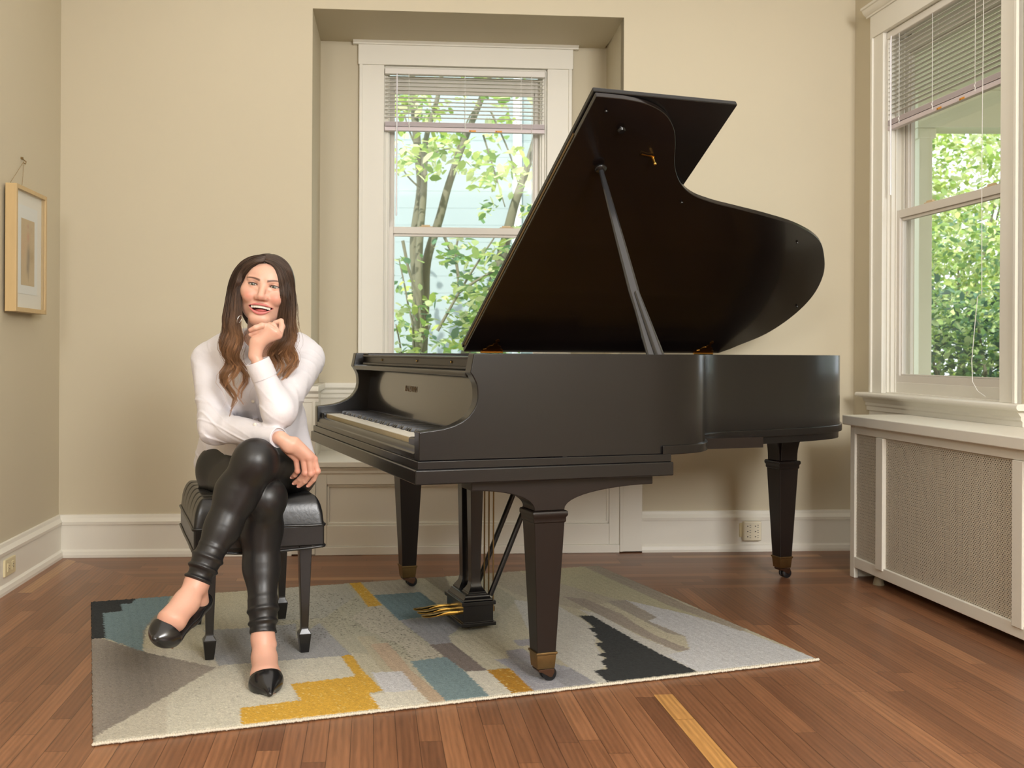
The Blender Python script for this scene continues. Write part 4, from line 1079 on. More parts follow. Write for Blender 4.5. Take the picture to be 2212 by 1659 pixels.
# ================================================================ VENETIAN BLINDS
slatm = mat('blind_vinyl', srgb(226, 222, 214), .4)
pinkm = mat('blind_vinyl_shade', srgb(214, 202, 204), .4)
cordm = mat('cord', srgb(232, 230, 224), .6)
labm = mat('warning_label', srgb(226, 150, 40), .5)
def blind(P, a0, a1, z0, z1, d, ladders, wand_a, cord_a, wand_z, cord_pts, lab_f, label, cordzt=None):
    bl_ = thing('venetian_blind', label, 'window blind', tuple(P((a0+a1)/2, d, z1)))
    m = MB(); m.box((a0, d-.018, z1-.032), (a1, d+.018, z1), P); m.build('headrail', slatm, bl_, bevel=.004)
    n = int((z1-.045-z0-.055)/.0205)
    for i in range(n):
        z = z1 - .048 - i*.0205 if True else 0
        m = MB(); sec = [(-.0125,-.004),(-.006,.0005),(0,.0018),(.006,.0012),(.0125,-.0015)]
        ring0 = [(y, zz) for y, zz in sec] + [(y, zz-.0006) for y, zz in sec[::-1]]
        m.loft([[P(a, d+y, z+zz) for y, zz in ring0] for a in (a0+.004, a1-.004)])
        m.build('slat', slatm, bl_, smooth=60)
    m = MB()
    for k in range(7): m.box((a0+.002, d-.0125, z0+.024+k*.0035), (a1-.002, d+.0125, z0+.0262+k*.0035), P)
    o = m.build('stacked_slats', pinkm, bl_)
    m = MB(); m.loft([[P(a, d+y, z0+zz) for y, zz in ((-.012,.0),(-.013,.010),(-.011,.021),(.011,.021),(.013,.010),(.012,0))] for a in (a0, a1)])
    br = m.build('bottom_rail', pinkm, bl_, bevel=.002)
    for a in ladders:
        m = MB()
        for y in (-.0135, .0135):
            m.tube([P(a, d+y, z1-.03), P(a, d+y, z0+.02)], .0011, 5)
            m.tube([P(a+.006, d+y, z0+.046), P(a-.002, d+y*1.15, z0+.034), P(a+.005, d+y*1.1, z0+.026), P(a, d+y, z0+.012)], .0022, 5)
        m.build('ladder_cord', cordm, bl_)
    m = MB(); m.tube([P(wand_a, d-.022, z1-.028), P(wand_a, d-.024, z1-.06), P(wand_a, d-.022, wand_z)], [.0025,.0042,.0042], 8); m.build('tilt_wand', mat_wand, bl_, smooth=60)
    m = MB(); m.tube(cord_pts, .0014, 6); m.build('pull_cord', cordm, bl_)
    for f in lab_f:
        a = a0 + (a1-a0)*f; dl = .0135
        m = MB(); m.box((a, d-dl, z0+.001), (a+.036, d-.012, z0+.0095), P); lb = m.build('warning_label', labm, br)
        m = MB(); m.loft([[P(a+.003+x, d-dl-h, z0+.002+z) for x, z in ((0,0),(.007,0),(.0035,.006))] for h in (0, .0004)])
        m.build('warning_triangle', M['rubber'], lb)
    return bl_
mat_wand = mat('wand_plastic', srgb(236, 234, 238), .2)
zc = lambda u, v, d: hitB(u, v, d)
dB = DA-.020
a0_, a1_ = zc(831, 200, dB)[0], zc(1176.5, 200, dB)[0]
PBB = lambda a, y, z: PB(a, y, z)
wa = zc(857, 300, dB-.02)[0]; ca = zc(1148, 300, dB-.02)[0]; zcb = hitB(857, 466, dB-.02)[1]
blind(PBB, a0_, a1_, hitB(1000, 286, dB)[1], hitB(1000, 152, dB)[1], dB, [zc(883,250,dB)[0], zc(1004,250,dB)[0], zc(1125,250,dB)[0]], wa, ca, zcb,
      [PB(ca, dB-.02, hitB(1000,160,dB)[1]), PB(ca+.002, dB-.022, 2.0), PB(ca+.004, dB-.02, 1.5), PB(ca+.002, dB-.02, 1.0)], (.525, .688),
      'half-raised white venetian blind in the alcove window behind the piano')
dR = .012
r0, r1 = RT0+.004, RT1-.006
zrb, zrt = hitR(1960, 258, dR)[1] - .02, RZ1-.004
tcord = hitR(2118, 400, dR-.03)[0]
cp = [PR(tcord, dR-.02, zrt-.03), PR(tcord-.004, dR-.022, 1.7), PR(tcord+.0, dR-.022, 1.2)]
for (px, py) in ((2112, 640), (2106, 700), (2099, 780), (2101, 825), (2112, 845), (2128, 856)):
    h_ = hitR(px, py, dR-.025 - (.03 if py > 820 else 0)); cp.append(PR(h_[0], dR-.025 - (.03 if py > 820 else 0), h_[1]))
blind(PR, r0, r1, zrb, zrt, dR, [hitR(1948,200,dR)[0], hitR(2020,200,dR)[0], hitR(2113,150,dR)[0]], hitR(1925, 300, dR-.02)[0], 0, hitR(1923, 422, dR-.02)[1], cp, (.47, .66),
      'half-raised white venetian blind on the side window above the radiator cover')

# ================================================================ FRAMED PRINT
def hitL(u, v, e):
    r = at(u, v, 1.0) - cam.location; o = Vector(cam.location) - OB - EL*e
    k = -o.dot(EL)/r.dot(EL); p = o + r*k
    return p.dot(TL), p.z
D_F = .055
t1, z1a = hitL(36, 394.7, -D_F); t2, z2a = hitL(102, 422, -D_F); _, z1b = hitL(34, 672, -D_F)
fr_lo, fr_hi = min(t1, t2), max(t1, t2)
za, zb = z1b, z1a
print_ = thing('framed_print', 'small framed figure drawing in pale maple frame hanging on the left wall', 'picture', tuple(PL((fr_lo+fr_hi)/2, 0, za)))
maple = mat('maple_frame', srgb(198, 170, 122), .4, vary=.12, vary_scale=8, stretch=(6, 6, 1))
m = MB(); fw = .018
for (a, b, c, d_) in ((fr_lo, fr_lo+fw, za, zb), (fr_hi-fw, fr_hi, za, zb), (fr_lo+fw, fr_hi-fw, za, za+fw), (fr_lo+fw, fr_hi-fw, zb-fw, zb)):
    m.box((a, -D_F, c), (b, -.012, d_), PL)
m.build('frame', maple, print_, bevel=.0015)
m = MB(); m.box((fr_lo+fw, -D_F+.018, za+fw), (fr_hi-fw, -.02, zb-fw), PL); m.build('mat_board', mat('mat_board', srgb(240, 240, 232), .8), print_)
W_, H_ = fr_hi-fr_lo, zb-za
m = MB(); m.box((fr_lo+W_*.20, -D_F+.016, za+H_*.15), (fr_hi-W_*.17, -D_F+.0175, zb-H_*.14), PL); pap = m.build('paper', mat('drawing_paper', srgb(236, 242, 242), .8), print_)
# the drawing: loose washes of a standing figure
gx, gy = np.meshgrid(np.linspace(0, 1, 70), np.linspace(0, 1, 150)); gx, gy = gx.ravel(), gy.ravel()
base = np.tile(cr8((196,172,130)), (gx.size, 1))
def blob(cx, cy, rx, ry, c, k):
    global base
    w_ = np.exp(-(((gx-cx)/rx)**2 + ((gy-cy)/ry)**2))*k; base = base*(1-w_[:, None]) + cr8(c)*w_[:, None]
blob(.15, .55, .3, .18, (206,160,120), .5); blob(.5, .90, .07, .035, (176,120,100), .6); blob(.52, .74, .12, .08, (196,124,96), .55)
blob(.55, .45, .12, .16, (104,92,78), .85); blob(.50, .27, .10, .10, (112,98,80), .8); blob(.80, .45, .14, .10, (160,132,78), .55); blob(.55, .14, .04, .08, (130,110,80), .5)
blob(.75, .86, .12, .05, (170,140,110), .4)
base *= (1 + .05*rng.normal(0, 1, gx.size))[:, None]
m = MB(); p0_, p1_ = fr_lo+W_*.30, fr_hi-W_*.27; q0, q1 = za+H_*.22, zb-H_*.245
for a, b in zip(gx, gy): m.v.append(PL(float(p1_-(p1_-p0_)*a), -D_F+.0155, float(q0+(q1-q0)*b)))
for j in range(149):
    for i in range(69): m.f.append([j*70+i, j*70+i+1, (j+1)*70+i+1, (j+1)*70+i])
dr = m.build('drawing', attr_mat('drawing_wash', rough=.85), print_); set_attr(dr, np.clip(base, 0, 1))
m = MB(); m.box((fr_lo+fw, -D_F+.006, za+fw), (fr_hi-fw, -D_F+.008, zb-fw), PL); m.build('glazing', M['glass'], print_)
th, zh = hitL(51, 348, -.01)
m = MB(); m.tube([PL(t1+(t2-t1)*.12, -.012, zb), PL(th, -.012, zh), PL(t1+(t2-t1)*.50, -.012, zb)], .0011, 5); m.build('hanging_string', mat('string', srgb(150,130,96), .8), print_)
m = MB(); m.tube([PL(th, 0, zh+.012), PL(th, -.012, zh+.004), PL(th, -.020, zh-.002), PL(th, -.018, zh-.012), PL(th, -.008, zh-.008)], .0022, 6); m.box((th-.006, -.008, zh+.008), (th+.006, 0, zh+.016), PL)
hk = m.build('picture_hook', M['oldbrass']); set_props(hk, 'little brass picture hook nailed above the framed drawing', 'hook')

# ================================================================ OUTLETS
t0_, z0_ = hitL(9, 1248, -.02); t1_, _ = hitL(32, 1235, -.02); _, z1_ = hitL(9, 1211, -.02)
ol = thing('wall_outlet', 'cream electrical outlet plate on the left baseboard', 'outlet', tuple(PL(t0_, -.02, z0_)))
ivm = mat('outlet_ivory', srgb(220, 208, 168), .35)
lo_, hi_ = min(t0_, t1_), max(t0_, t1_)
m = MB(); m.box((lo_, -.024, z0_), (hi_, -.014, z1_), PL); m.build('cover_plate', ivm, ol, bevel=.003)
for f in (.3, .7):
    c = lo_ + (hi_-lo_)*f; zc_ = (z0_+z1_)/2; m = MB(); m.box((c-.013, -.027, zc_-.018), (c+.013, -.023, zc_+.018), PL); s_ = m.build('socket', ivm, ol, bevel=.004)
    m = MB()
    for q in (-.006, .006): m.box((c-.006, -.0275, zc_+q-.001), (c+.004, -.0268, zc_+q+.001), PL)
    m.tube([PL(c+.008, -.0275, zc_), PL(c+.008, -.0268, zc_)], .002, 8); m.build('slots', M['rubber'], s_)
sA, zA = hitB(1604, 1167, -.03); sB, zB_ = hitB(1642, 1125, -.03)
tap = thing('outlet_adapter', 'cream six-way outlet adapter plugged in at the baseboard behind the piano', 'outlet', tuple(PB(sA, -.03, zA)))
m = MB(); m.box((sA-.012, -.022, zA+.014), (sB+.010, -.014, zB_-.012), PB); m.build('cover_plate', ivm, tap, bevel=.002)
m = MB(); m.box((sA, -.052, zA), (sB, -.022, zB_), PB); bd = m.build('adapter_body', mat('adapter_plastic', srgb(232,224,200), .35), tap, bevel=.006, seg=3)
for i in range(2):
    for j in range(3):
        cx_ = sA + (sB-sA)*(.28+.44*i); cz_ = zA + (zB_-zA)*(.22+.27*j); m = MB()
        m.box((cx_+.002, -.0526, cz_+.004), (cx_+.009, -.0518, cz_+.006), PB); m.box((cx_+.002, -.0526, cz_-.006), (cx_+.009, -.0518, cz_-.004), PB)
        m.tube([PB(cx_-.007, -.0526, cz_), PB(cx_-.007, -.0518, cz_)], .003, 10); m.build('socket', M['rubber'], bd)
# ================================================================ SEATED WOMAN
# signed-distance modelling: smooth unions of tapered limbs, meshed with sparse surface nets
def A3(v): return np.array((v[0], v[1], v[2]), dtype=np.float64)
def cone(P, a, b, ra, rb, n=None, k=1.0):
    a, b = A3(a), A3(b); ab = b - a; L2 = ab.dot(ab) + 1e-12
    pa = P - a; t = np.clip(pa @ ab / L2, 0, 1); d = pa - t[:, None]*ab
    if n is not None:
        n = A3(n); n = n/np.linalg.norm(n); c = d @ n; d = d + (c*(k-1))[:, None]*n
    return np.sqrt((d*d).sum(1)) - (ra + (rb-ra)*t)
def ball(P, c, r): return np.sqrt(((P - A3(c))**2).sum(1)) - r
def ellip(P, c, r):
    q = (P - A3(c)); r = np.array(r); k0 = np.sqrt(((q/r)**2).sum(1)) + 1e-9; k1 = np.sqrt(((q/(r*r))**2).sum(1)) + 1e-9
    return k0*(k0-1)/k1
def smin(a, b, k):
    h = np.clip(.5 + .5*(b-a)/k, 0, 1); return b*(1-h) + a*h - k*h*(1-h)
def smax(a, b, k): return -smin(-a, -b, k)
def swirl(P, f, seed):
    r = np.random.default_rng(seed); o = np.zeros(len(P)); W = P.copy()
    for i in range(3):
        d = r.normal(0, 1, (3, 3)); ph = r.uniform(0, 6, 3)
        W = W + .35/f*np.sin(W @ d.T*f*.6 + ph)
    for i in range(4):
        d = r.normal(0, 1, 3); d /= np.linalg.norm(d); o += np.sin(W @ d*f*r.uniform(.7, 1.5) + r.uniform(0, 6))
    return o/4
def surface_nets(fn, lo, hi, h, margin=1.0):
    B = 8; lo = np.array(lo, float); hi = np.array(hi, float)
    nb = np.ceil((hi-lo)/(h*B)).astype(int)
    g = np.stack(np.meshgrid(*[np.arange(n) for n in nb], indexing='ij'), -1).reshape(-1, 3)
    cen = lo + (g+.5)*h*B; d = np.concatenate([fn(c) for c in np.array_split(cen, max(1, len(cen)//200000))])
    g = g[np.abs(d) < h*B*.87*1.25 + .004*margin]
    off = np.stack(np.meshgrid(*[np.arange(B+1)]*3, indexing='ij'), -1).reshape(-1, 3)
    keys = []; verts = []; quads = []
    N = nb*B + 2
    def key(c): return (c[..., 0]*N[1] + c[..., 1])*N[2] + c[..., 2]
    allc = []; allv = []; eq = []
    for gb in np.array_split(g, max(1, len(g)//400)):
        pts = lo + (gb[:, None, :]*B + off[None])*h
        v = fn(pts.reshape(-1, 3)).reshape(len(gb), B+1, B+1, B+1)
        s = v < 0
        cs = [s[:, i:i+B, j:j+B, k:k+B] for i in (0, 1) for j in (0, 1) for k in (0, 1)]
        cnt = sum(c.astype(np.int8) for c in cs); act = (cnt > 0) & (cnt < 8)
        b, i, j, k = np.nonzero(act)
        cv = {(a, c, e): v[b, i+a, j+c, k+e] for a in (0, 1) for c in (0, 1) for e in (0, 1)}
        acc = np.zeros((len(b), 3)); w = np.zeros(len(b))
        for ax in range(3):
            for p in (0, 1):
                for q in (0, 1):
                    c0 = [p, q]; c0.insert(ax, 0); c1 = [p, q]; c1.insert(ax, 1)
                    v0, v1 = cv[tuple(c0)], cv[tuple(c1)]; m_ = (v0 < 0) != (v1 < 0)
                    t = np.where(m_, v0/(v0 - v1 + 1e-20), 0); pos = np.array(c0, float)[None].repeat(len(b), 0); pos[:, ax] = t
                    acc += pos*m_[:, None]; w += m_
        cell = gb[b]*B + np.stack([i, j, k], 1)
        allc.append(cell); allv.append(lo + (cell + acc/w[:, None])*h)
        for ax in range(3):
            c1 = [0, 0, 0]; c1[ax] = 1
            v0, v1 = cv[(0, 0, 0)], cv[tuple(c1)]; m_ = (v0 < 0) != (v1 < 0)
            eq.append((np.full(m_.sum(), ax), cell[m_], v0[m_] < 0))
    C_ = np.concatenate(allc); V_ = np.concatenate(allv); K = key(C_); o = np.argsort(K); K = K[o]; V_ = V_[o]
    F_ = []
    for ax, c, neg in eq:
        if len(ax) == 0: continue
        a = int(ax[0]); u, w = [(1, 2), (2, 0), (0, 1)][a]
        e1 = np.zeros(3, int); e1[u] = 1; e2 = np.zeros(3, int); e2[w] = 1
        qs = [c, c-e1, c-e1-e2, c-e2]; idx = []; ok = np.ones(len(c), bool)
        for q in qs:
            kk = key(q); p = np.searchsorted(K, kk); p = np.minimum(p, len(K)-1); ok &= (K[p] == kk) & (q.min(1) >= 0); idx.append(p)
        Q = np.stack(idx, 1)[ok]; ng = neg[ok]; Q[~ng] = Q[~ng][:, ::-1]; F_.append(Q)
    return V_, np.concatenate(F_)
def net_object(name, fn, lo, hi, h, material, parent=None, smooth_it=2, margin=1.0, cols=None):
    V_, Q = surface_nets(fn, lo, hi, h, margin)
    for _ in range(smooth_it):          # light Laplacian smoothing
        acc = np.zeros_like(V_); w = np.zeros(len(V_))
        for k in range(4):
            a, b = Q[:, k], Q[:, (k+1) % 4]
            for ax in range(3):
                acc[:, ax] += np.bincount(a, V_[b, ax], len(V_)) + np.bincount(b, V_[a, ax], len(V_))
            w += np.bincount(a, minlength=len(V_)) + np.bincount(b, minlength=len(V_))
        ok = w > 0; V_[ok] = V_[ok]*.5 + .5*(acc[ok]/w[ok][:, None])
    me = bpy.data.meshes.new(name); me.vertices.add(len(V_)); me.vertices.foreach_set('co', V_.astype(np.float32).ravel())
    me.loops.add(Q.size); me.loops.foreach_set('vertex_index', Q.astype(np.int32).ravel())
    me.polygons.add(len(Q)); me.polygons.foreach_set('loop_start', np.arange(0, Q.size, 4, dtype=np.int32)); me.polygons.foreach_set('loop_total', np.full(len(Q), 4, dtype=np.int32))
    me.update(calc_edges=True); me.validate(); me.shade_smooth()
    o = bpy.data.objects.new(name, me); COL.objects.link(o); me.materials.append(material)
    if parent is not None: o.parent = parent; o.matrix_parent_inverse = Matrix.Translation(-Vector(parent.location))
    if cols is not None: set_attr(o, np.clip(cols(V_), 0, 1))
    return o

def near(fn, c, r):
    c = A3(c)
    def g(P):
        q = np.sqrt(((P - c)**2).sum(1)); out = q - r*.8; i = q < r
        if i.any(): out[i] = fn(P[i])
        return out
    return g
# joints, in metres -------------------------------------------------------
J = {}
J['pelvis'] = at(552, 1012, 3.44); J['waist'] = at(560, 930, 3.38); J['chest'] = at(563, 845, 3.32); J['upchest'] = at(564, 785, 3.31)
J['neck0'] = at(566, 752, 3.29); J['neck1'] = at(568, 690, 3.20)
J['shR'] = at(452, 778, 3.34); J['elR'] = at(467, 922, 3.19); J['wrR'] = at(606, 946, 2.985)
J['shL'] = at(664, 776, 3.35); J['elL'] = at(603, 888, 3.03); J['wrL'] = at(551, 768, 3.00)
J['hipL'] = at(619, 1018, 3.36); J['knL'] = at(551, 996, 2.97); J['c1L'] = at(513, 1064, 2.985); J['c2L'] = at(481, 1140, 2.955); J['c3L'] = at(447, 1208, 2.915); J['anL'] = at(426, 1256, 2.895)
J['hipR'] = at(492, 1026, 3.42); J['knR'] = at(575, 1076, 3.045); J['c1R'] = at(563, 1140, 3.10); J['c2R'] = at(565, 1225, 3.09); J['c3R'] = at(568, 1310, 3.045); J['anR'] = at(568, 1378, 3.01)

# head frame ---------------------------------------------------------------
_r, _y, _p = math.radians(8), math.radians(5), math.radians(2)
hx = Vector((math.cos(_y), math.sin(_y), 0)); hy = Vector((math.sin(_y), -math.cos(_y), -.045)).normalized(); hz = Vector((0, 0, 1))
Rr = Matrix.Rotation(_r, 3, Vector((0, 1, 0)))
hx, hy, hz = Rr @ hx, Rr @ hy, Rr @ hz
hz = (hz - hy*hz.dot(hy)).normalized(); hx = (hx - hy*hx.dot(hy) - hz*hx.dot(hz)).normalized()
HR = np.array([hx, hy, hz])                     # rows: local axes
HC = A3(at(569.5, 617.6, 3.105)) - A3(hy)*.075
HS = 1.02
def to_head(P): return (P - HC) @ HR.T / HS
def from_head(q): return Vector(HC + (np.array(q, float)*HS) @ HR)
QM = .0345
def mouth(x):
    q = np.clip(np.abs(x)/QM, 0, 1); w = 1 - q*q
    return -.0640 + .0062*w, -.0640 - .0150*w
def head_fn(P):
    L_ = to_head(P); far = np.sqrt((L_**2).sum(1))
    x = np.abs(L_[:, 0]); y = L_[:, 1]; z = L_[:, 2]; Q = np.stack([x, y, z], 1)
    d = ellip(Q, (0, -.018, .024), (.0695, .092, .070))
    d = smin(d, ellip(Q, (0, .014, .022), (.0665, .070, .057)), .02)
    d = smin(d, ellip(Q, (0, .021, -.028), (.0670, .0605, .068)), .02)
    d = smin(d, ball(Q, (.0455, .045, -.021), .0250), .018)
    d = smin(d, ball(Q, (.0380, .0635, -.035), .0200), .014)
    d = smin(d, cone(Q, (.053, -.004, -.058), (.012, .060, -.100), .0195, .0185), .018)
    d = smin(d, ellip(Q, (0, .062, -.0985), (.031, .0245, .0225)), .014)
    d = smin(d, ellip(Q, (0, .016, -.080), (.044, .050, .030)), .015)
    d = smin(d, ellip(Q, (0, .050, -.066), (.040, .0365, .030)), .010)
    d = smin(d, ellip(Q, (0, .014, -.056), (.0675, .054, .058)), .015)
    # brow ridge, sockets
    d = smin(d, cone(Q, (.012, .078, .016), (.044, .064, .018), .007, .006), .010)
    d = smax(d, -ellip(Q, (.0315, .098, .0005), (.0175, .0215, .0105)), .010)
    # nose
    d = smin(d, cone(Q, (0, .078, .004), (0, .0975, -.031), .0075, .0100), .009)
    d = smin(d, ball(Q, (0, .0970, -.0330), .0102), .005)
    d = smin(d, ellip(Q, (.0140, .0880, -.0370), (.0078, .0100, .0068)), .009)
    d = smax(d, -ellip(Q, (.0070, .0945, -.0440), (.0038, .0055, .0032)), .0025)
    # lids
    ec = (.0315, .0660, 0); lid = ball(Q, ec, .0140); d = smin(d, lid, .003)
    q = np.clip((x-.0318)/.0145, -1, 1); w = 1-q*q
    slit = np.maximum(np.maximum(z - (.0036*w+.0006), -(z + .0026*w - .0004)), np.maximum(.068 - y, np.abs(x-.0318) - .0140))
    d = smax(d, -slit, .0008)
    d = smin(d, cone(Q, (.019, .0765, -.0105), (.044, .0665, -.0095), .0030, .0030), .005)
    # smile folds
    d = smax(d, -cone(Q, (.0200, .0925, -.037), (.0465, .0730, -.068), .0014, .0014), .008)
    # mouth
    zu, zl_ = mouth(L_[:, 0])
    ys = .0875 - 6.5*x*x
    cut = np.maximum(np.maximum(z - zu, zl_ - z), np.maximum(.060 - y, x - QM)); d = smax(d, -cut, .0015)
    rU = .0030*np.clip(1-(x/.037)**2, 0, 1) + .0010; rL = .0040*np.clip(1-(x/.036)**2, 0, 1) + .0010
    inl = np.clip(1 - (x-QM)/.002, 0, 1)
    up = np.sqrt((y-ys)**2 + (z-(zu+.0026))**2 + np.maximum(x-QM, 0)**2) - rU
    lo_ = np.sqrt((y-(ys-.001))**2 + (z-(zl_-.0034))**2 + np.maximum(x-QM, 0)**2) - rL
    d = smin(d, np.minimum(up, lo_), .0035)
    # ears
    d = smin(d, ellip(Q, (.072, -.010, -.012), (.008, .018, .030)), .006)
    return d*HS
head_fn = near(head_fn, HC, .20)

# hands ------------------------------------------------------------------
def chain(P, pts, r, k=.004):
    d = None
    for i in range(len(pts)-1):
        c = cone(P, pts[i], pts[i+1], r[i], r[i+1]); d = c if d is None else smin(d, c, k)
    return d
view = Vector((0, -1, 0))
HR_F = [[at(640,991,3.020), at(643,1017,3.030), at(637,1026,3.046), at(631.5,1030.5,3.058)],
        [at(654.5,988,3.010), at(659,1021.5,3.018), at(648,1035,3.036), at(636,1043.5,3.050)],
        [at(668,987,3.008), at(671.5,1023,3.014), at(659,1039,3.032), at(646,1049.5,3.046)],
        [at(679,992,3.018), at(686,1017.5,3.020), at(678,1035,3.034), at(666.5,1048.5,3.046)]]
HR_R = [[.0092,.0082,.0074,.0066],[.0096,.0086,.0078,.0068],[.0098,.0088,.0080,.0068],[.0094,.0084,.0076,.0066]]
def handR(P):
    w = J['wrR']; d = cone(P, w, at(625, 962, 2.990), .0205, .0235, (.0,1,.0), 1.35)
    for f, r0, wb in zip(HR_F, (.0125,.0135,.0135,.0130), (at(617,966,3.006), at(626,962,2.998), at(634,957,2.996), at(638,956,3.000))):
        d = smin(d, cone(P, wb, f[0], .0150, r0-.0022), .012)
    for f, r in zip(HR_F, HR_R):
        d = smin(d, smin(chain(P, f, r), ball(P, f[1], r[1]+.0008), .003), .0035)
    th = chain(P, [at(634,962,3.02), at(662,985,3.045), at(676,1005,3.060), at(680,1022,3.070)], [.015,.0115,.0095,.0078], .006)
    return smin(d, th, .008)
HL_A = [at(580,705,3.000), at(566,703.5,2.984), at(552,708,2.978), at(541,713,2.982)]
HL_B = [at(578,712,3.002), at(563,712,2.992), at(551,717,2.990), at(541,723,2.992)]
HL_C = [at(603,723,3.010), at(609,706,3.040), at(607,694,3.052), at(594,697,3.050)]
HL_D = [at(598,717,3.000), at(590,703,3.008), at(583,702,3.016), at(572,708,3.026)]
def handL(P):
    w = J['wrL']; d = cone(P, w, at(555, 741, 3.000), .0200, .0225, (0,1,0), 1.25)
    d = smin(d, cone(P, at(560,737,3.002), at(583,717,3.000), .0225, .0180, (.5,.9,.3), 1.25), .012)
    for c, r in ((at(586,711,2.992), .0115), (at(596,718,2.996), .0112), (at(602,725,3.004), .0108), (at(579,706,2.992), .0098)): d = smin(d, cone(P, at(564,735,3.002), c, .0150, r), .008)
    for f, r in ((HL_A, [.0098,.0086,.0078,.0066]), (HL_B, [.0090,.0080,.0072,.0062]), (HL_C, [.0104,.0090,.0080,.0068]), (HL_D, [.0100,.0090,.0080,.0070])):
        d = smin(d, chain(P, f, r), .0035)
    th = chain(P, [at(556,738,3.020), at(572,722,3.040), at(586,712,3.052), at(598,704,3.060)], [.014,.012,.010,.008], .006)
    return smin(d, th, .005)
handR = near(handR, at(645,990,3.02), .14); handL = near(handL, at(575,725,3.01), .12)
# feet ---------------------------------------------------------------------
def atz(u, D, z): return Vector(((u-CX)*D/F + ROLL*(EYE-z), D, z))
fR = [J['anR'], at(571,1420,2.985), at(574,1456,2.925), at(579,1478,2.865)]
fL = [J['anL'], at(403,1300,2.855), at(371,1340,2.800), at(354,1366,2.780)]
def footR(P):
    d = cone(P, J['c3R'], J['anR'], .033, .029); d = smin(d, cone(P, fR[0], fR[1], .0295, .034), .02); d = smin(d, cone(P, fR[1], fR[2], .034, .041, (0,.55,.83), 1.3), .02); d = smin(d, cone(P, fR[2], fR[3], .040, .024, (0,.4,.9), 1.6), .015)
    d = smin(d, cone(P, J['anR'], at(566,1425,3.05), .026, .026), .02)
    return smin(d, ball(P, at(588,1392,3.005), .012), .012)
def footL(P):
    d = cone(P, J['c3L'], J['anL'], .034, .0285); d = smin(d, cone(P, fL[0], fL[1], .0290, .034), .02); d = smin(d, cone(P, fL[1], fL[2], .034, .040, (.1,.75,.6), 1.3), .02); d = smin(d, cone(P, fL[2], fL[3], .034, .014, (.1,.5,.8), 1.5), .015)
    d = smin(d, cone(P, J['anL'], at(432,1300,2.935), .026, .025), .02)
    return smin(d, ball(P, at(436,1268,2.905), .0115), .012)
footR = near(footR, at(572,1430,2.95), .17); footL = near(footL, at(395,1310,2.86), .19)
# trunk and limbs -------------------------------------------------------------
def legs(P, g=0.0):
    l = cone(P, J['hipL'], J['knL'], .090+g, .0575+g); l = smin(l, ball(P, J['knL'], .0545+g), .02)
    l = smin(l, cone(P, J['knL'], J['c1L'], .053+g, .059+g), .03); l = smin(l, cone(P, J['c1L'], J['c2L'], .059+g, .046+g), .03); l = smin(l, cone(P, J['c2L'], J['c3L'], .046+g, .0345+g), .03)
    l = smin(l, cone(P, J['c3L'], J['anL'], .0345+g, .0305+g), .02)
    r = cone(P, J['hipR'], J['knR'], .092+g, .056+g); r = smin(r, ball(P, J['knR'], .0515+g), .02)
    r = smin(r, cone(P, J['knR'], J['c1R'], .047+g, .0605+g), .03); r = smin(r, cone(P, J['c1R'], J['c2R'], .0605+g, .049+g), .03); r = smin(r, cone(P, J['c2R'], J['c3R'], .049+g, .037+g), .03)
    r = smin(r, cone(P, J['c3R'], J['anR'], .037+g, .0325+g), .02)
    return l, r
def pelvis(P, g=0.0):
    d = cone(P, J['hipR'] + Vector((.03,.03,.0)), J['hipL'] + Vector((-.02,.07,.0)), .108+g, .108+g)
    d = smin(d, ball(P, at(474, 1008, 3.40), .070+g), .05)
    return smin(d, cone(P, J['pelvis'], J['waist'], .125+g, .105+g, (0,1,0), 1.12), .05)
def trunk(P, g=0.0):
    d = cone(P, J['waist'], J['chest'], .105+g, .122+g, (0,1,0), 1.22)
    d = smin(d, cone(P, J['chest'], J['upchest'], .122+g, .105+g, (0,1,0), 1.25), .04)
    d = smin(d, cone(P, J['shR'] + Vector((.03,0,.0)), J['shL'] + Vector((-.03,0,.0)), .056+g, .056+g), .05)
    d = smin(d, cone(P, at(500,762,3.33), at(632,762,3.34), .060+g, .060+g), .04)
    for u in (532, 598): d = smin(d, ball(P, at(u, 850, 3.235), .052+g), .035)
    return d
def arms(P, g=0.0):
    a = cone(P, J['shR'], J['elR'], .049+g, .037+g); a = smin(a, cone(P, J['elR'], J['wrR'], .038+g, .021+g), .02)
    b = cone(P, J['shL'], J['elL'], .049+g, .038+g); b = smin(b, cone(P, J['elL'], J['wrL'], .038+g, .0205+g), .02)
    return a, b
def body_fn(P):
    d = smin(trunk(P, -.006), pelvis(P, -.006), .04)
    d = smin(d, cone(P, J['neck0'], J['neck1'], .050, .046), .03)
    a, b = arms(P, -.004); d = smin(d, a, .02); d = smin(d, b, .02)
    l, r = legs(P, -.005); d = np.minimum(smin(d, l, .02), smin(d, r, .02))
    d = smin(d, head_fn(P), .008)
    d = smin(d, handR(P), .008); d = np.minimum(d, handL(P) if True else d)
    d = smin(d, footR(P), .006); d = smin(d, footL(P), .006)
    return d
SK = np.array(srgb(217, 172, 151)[:3])
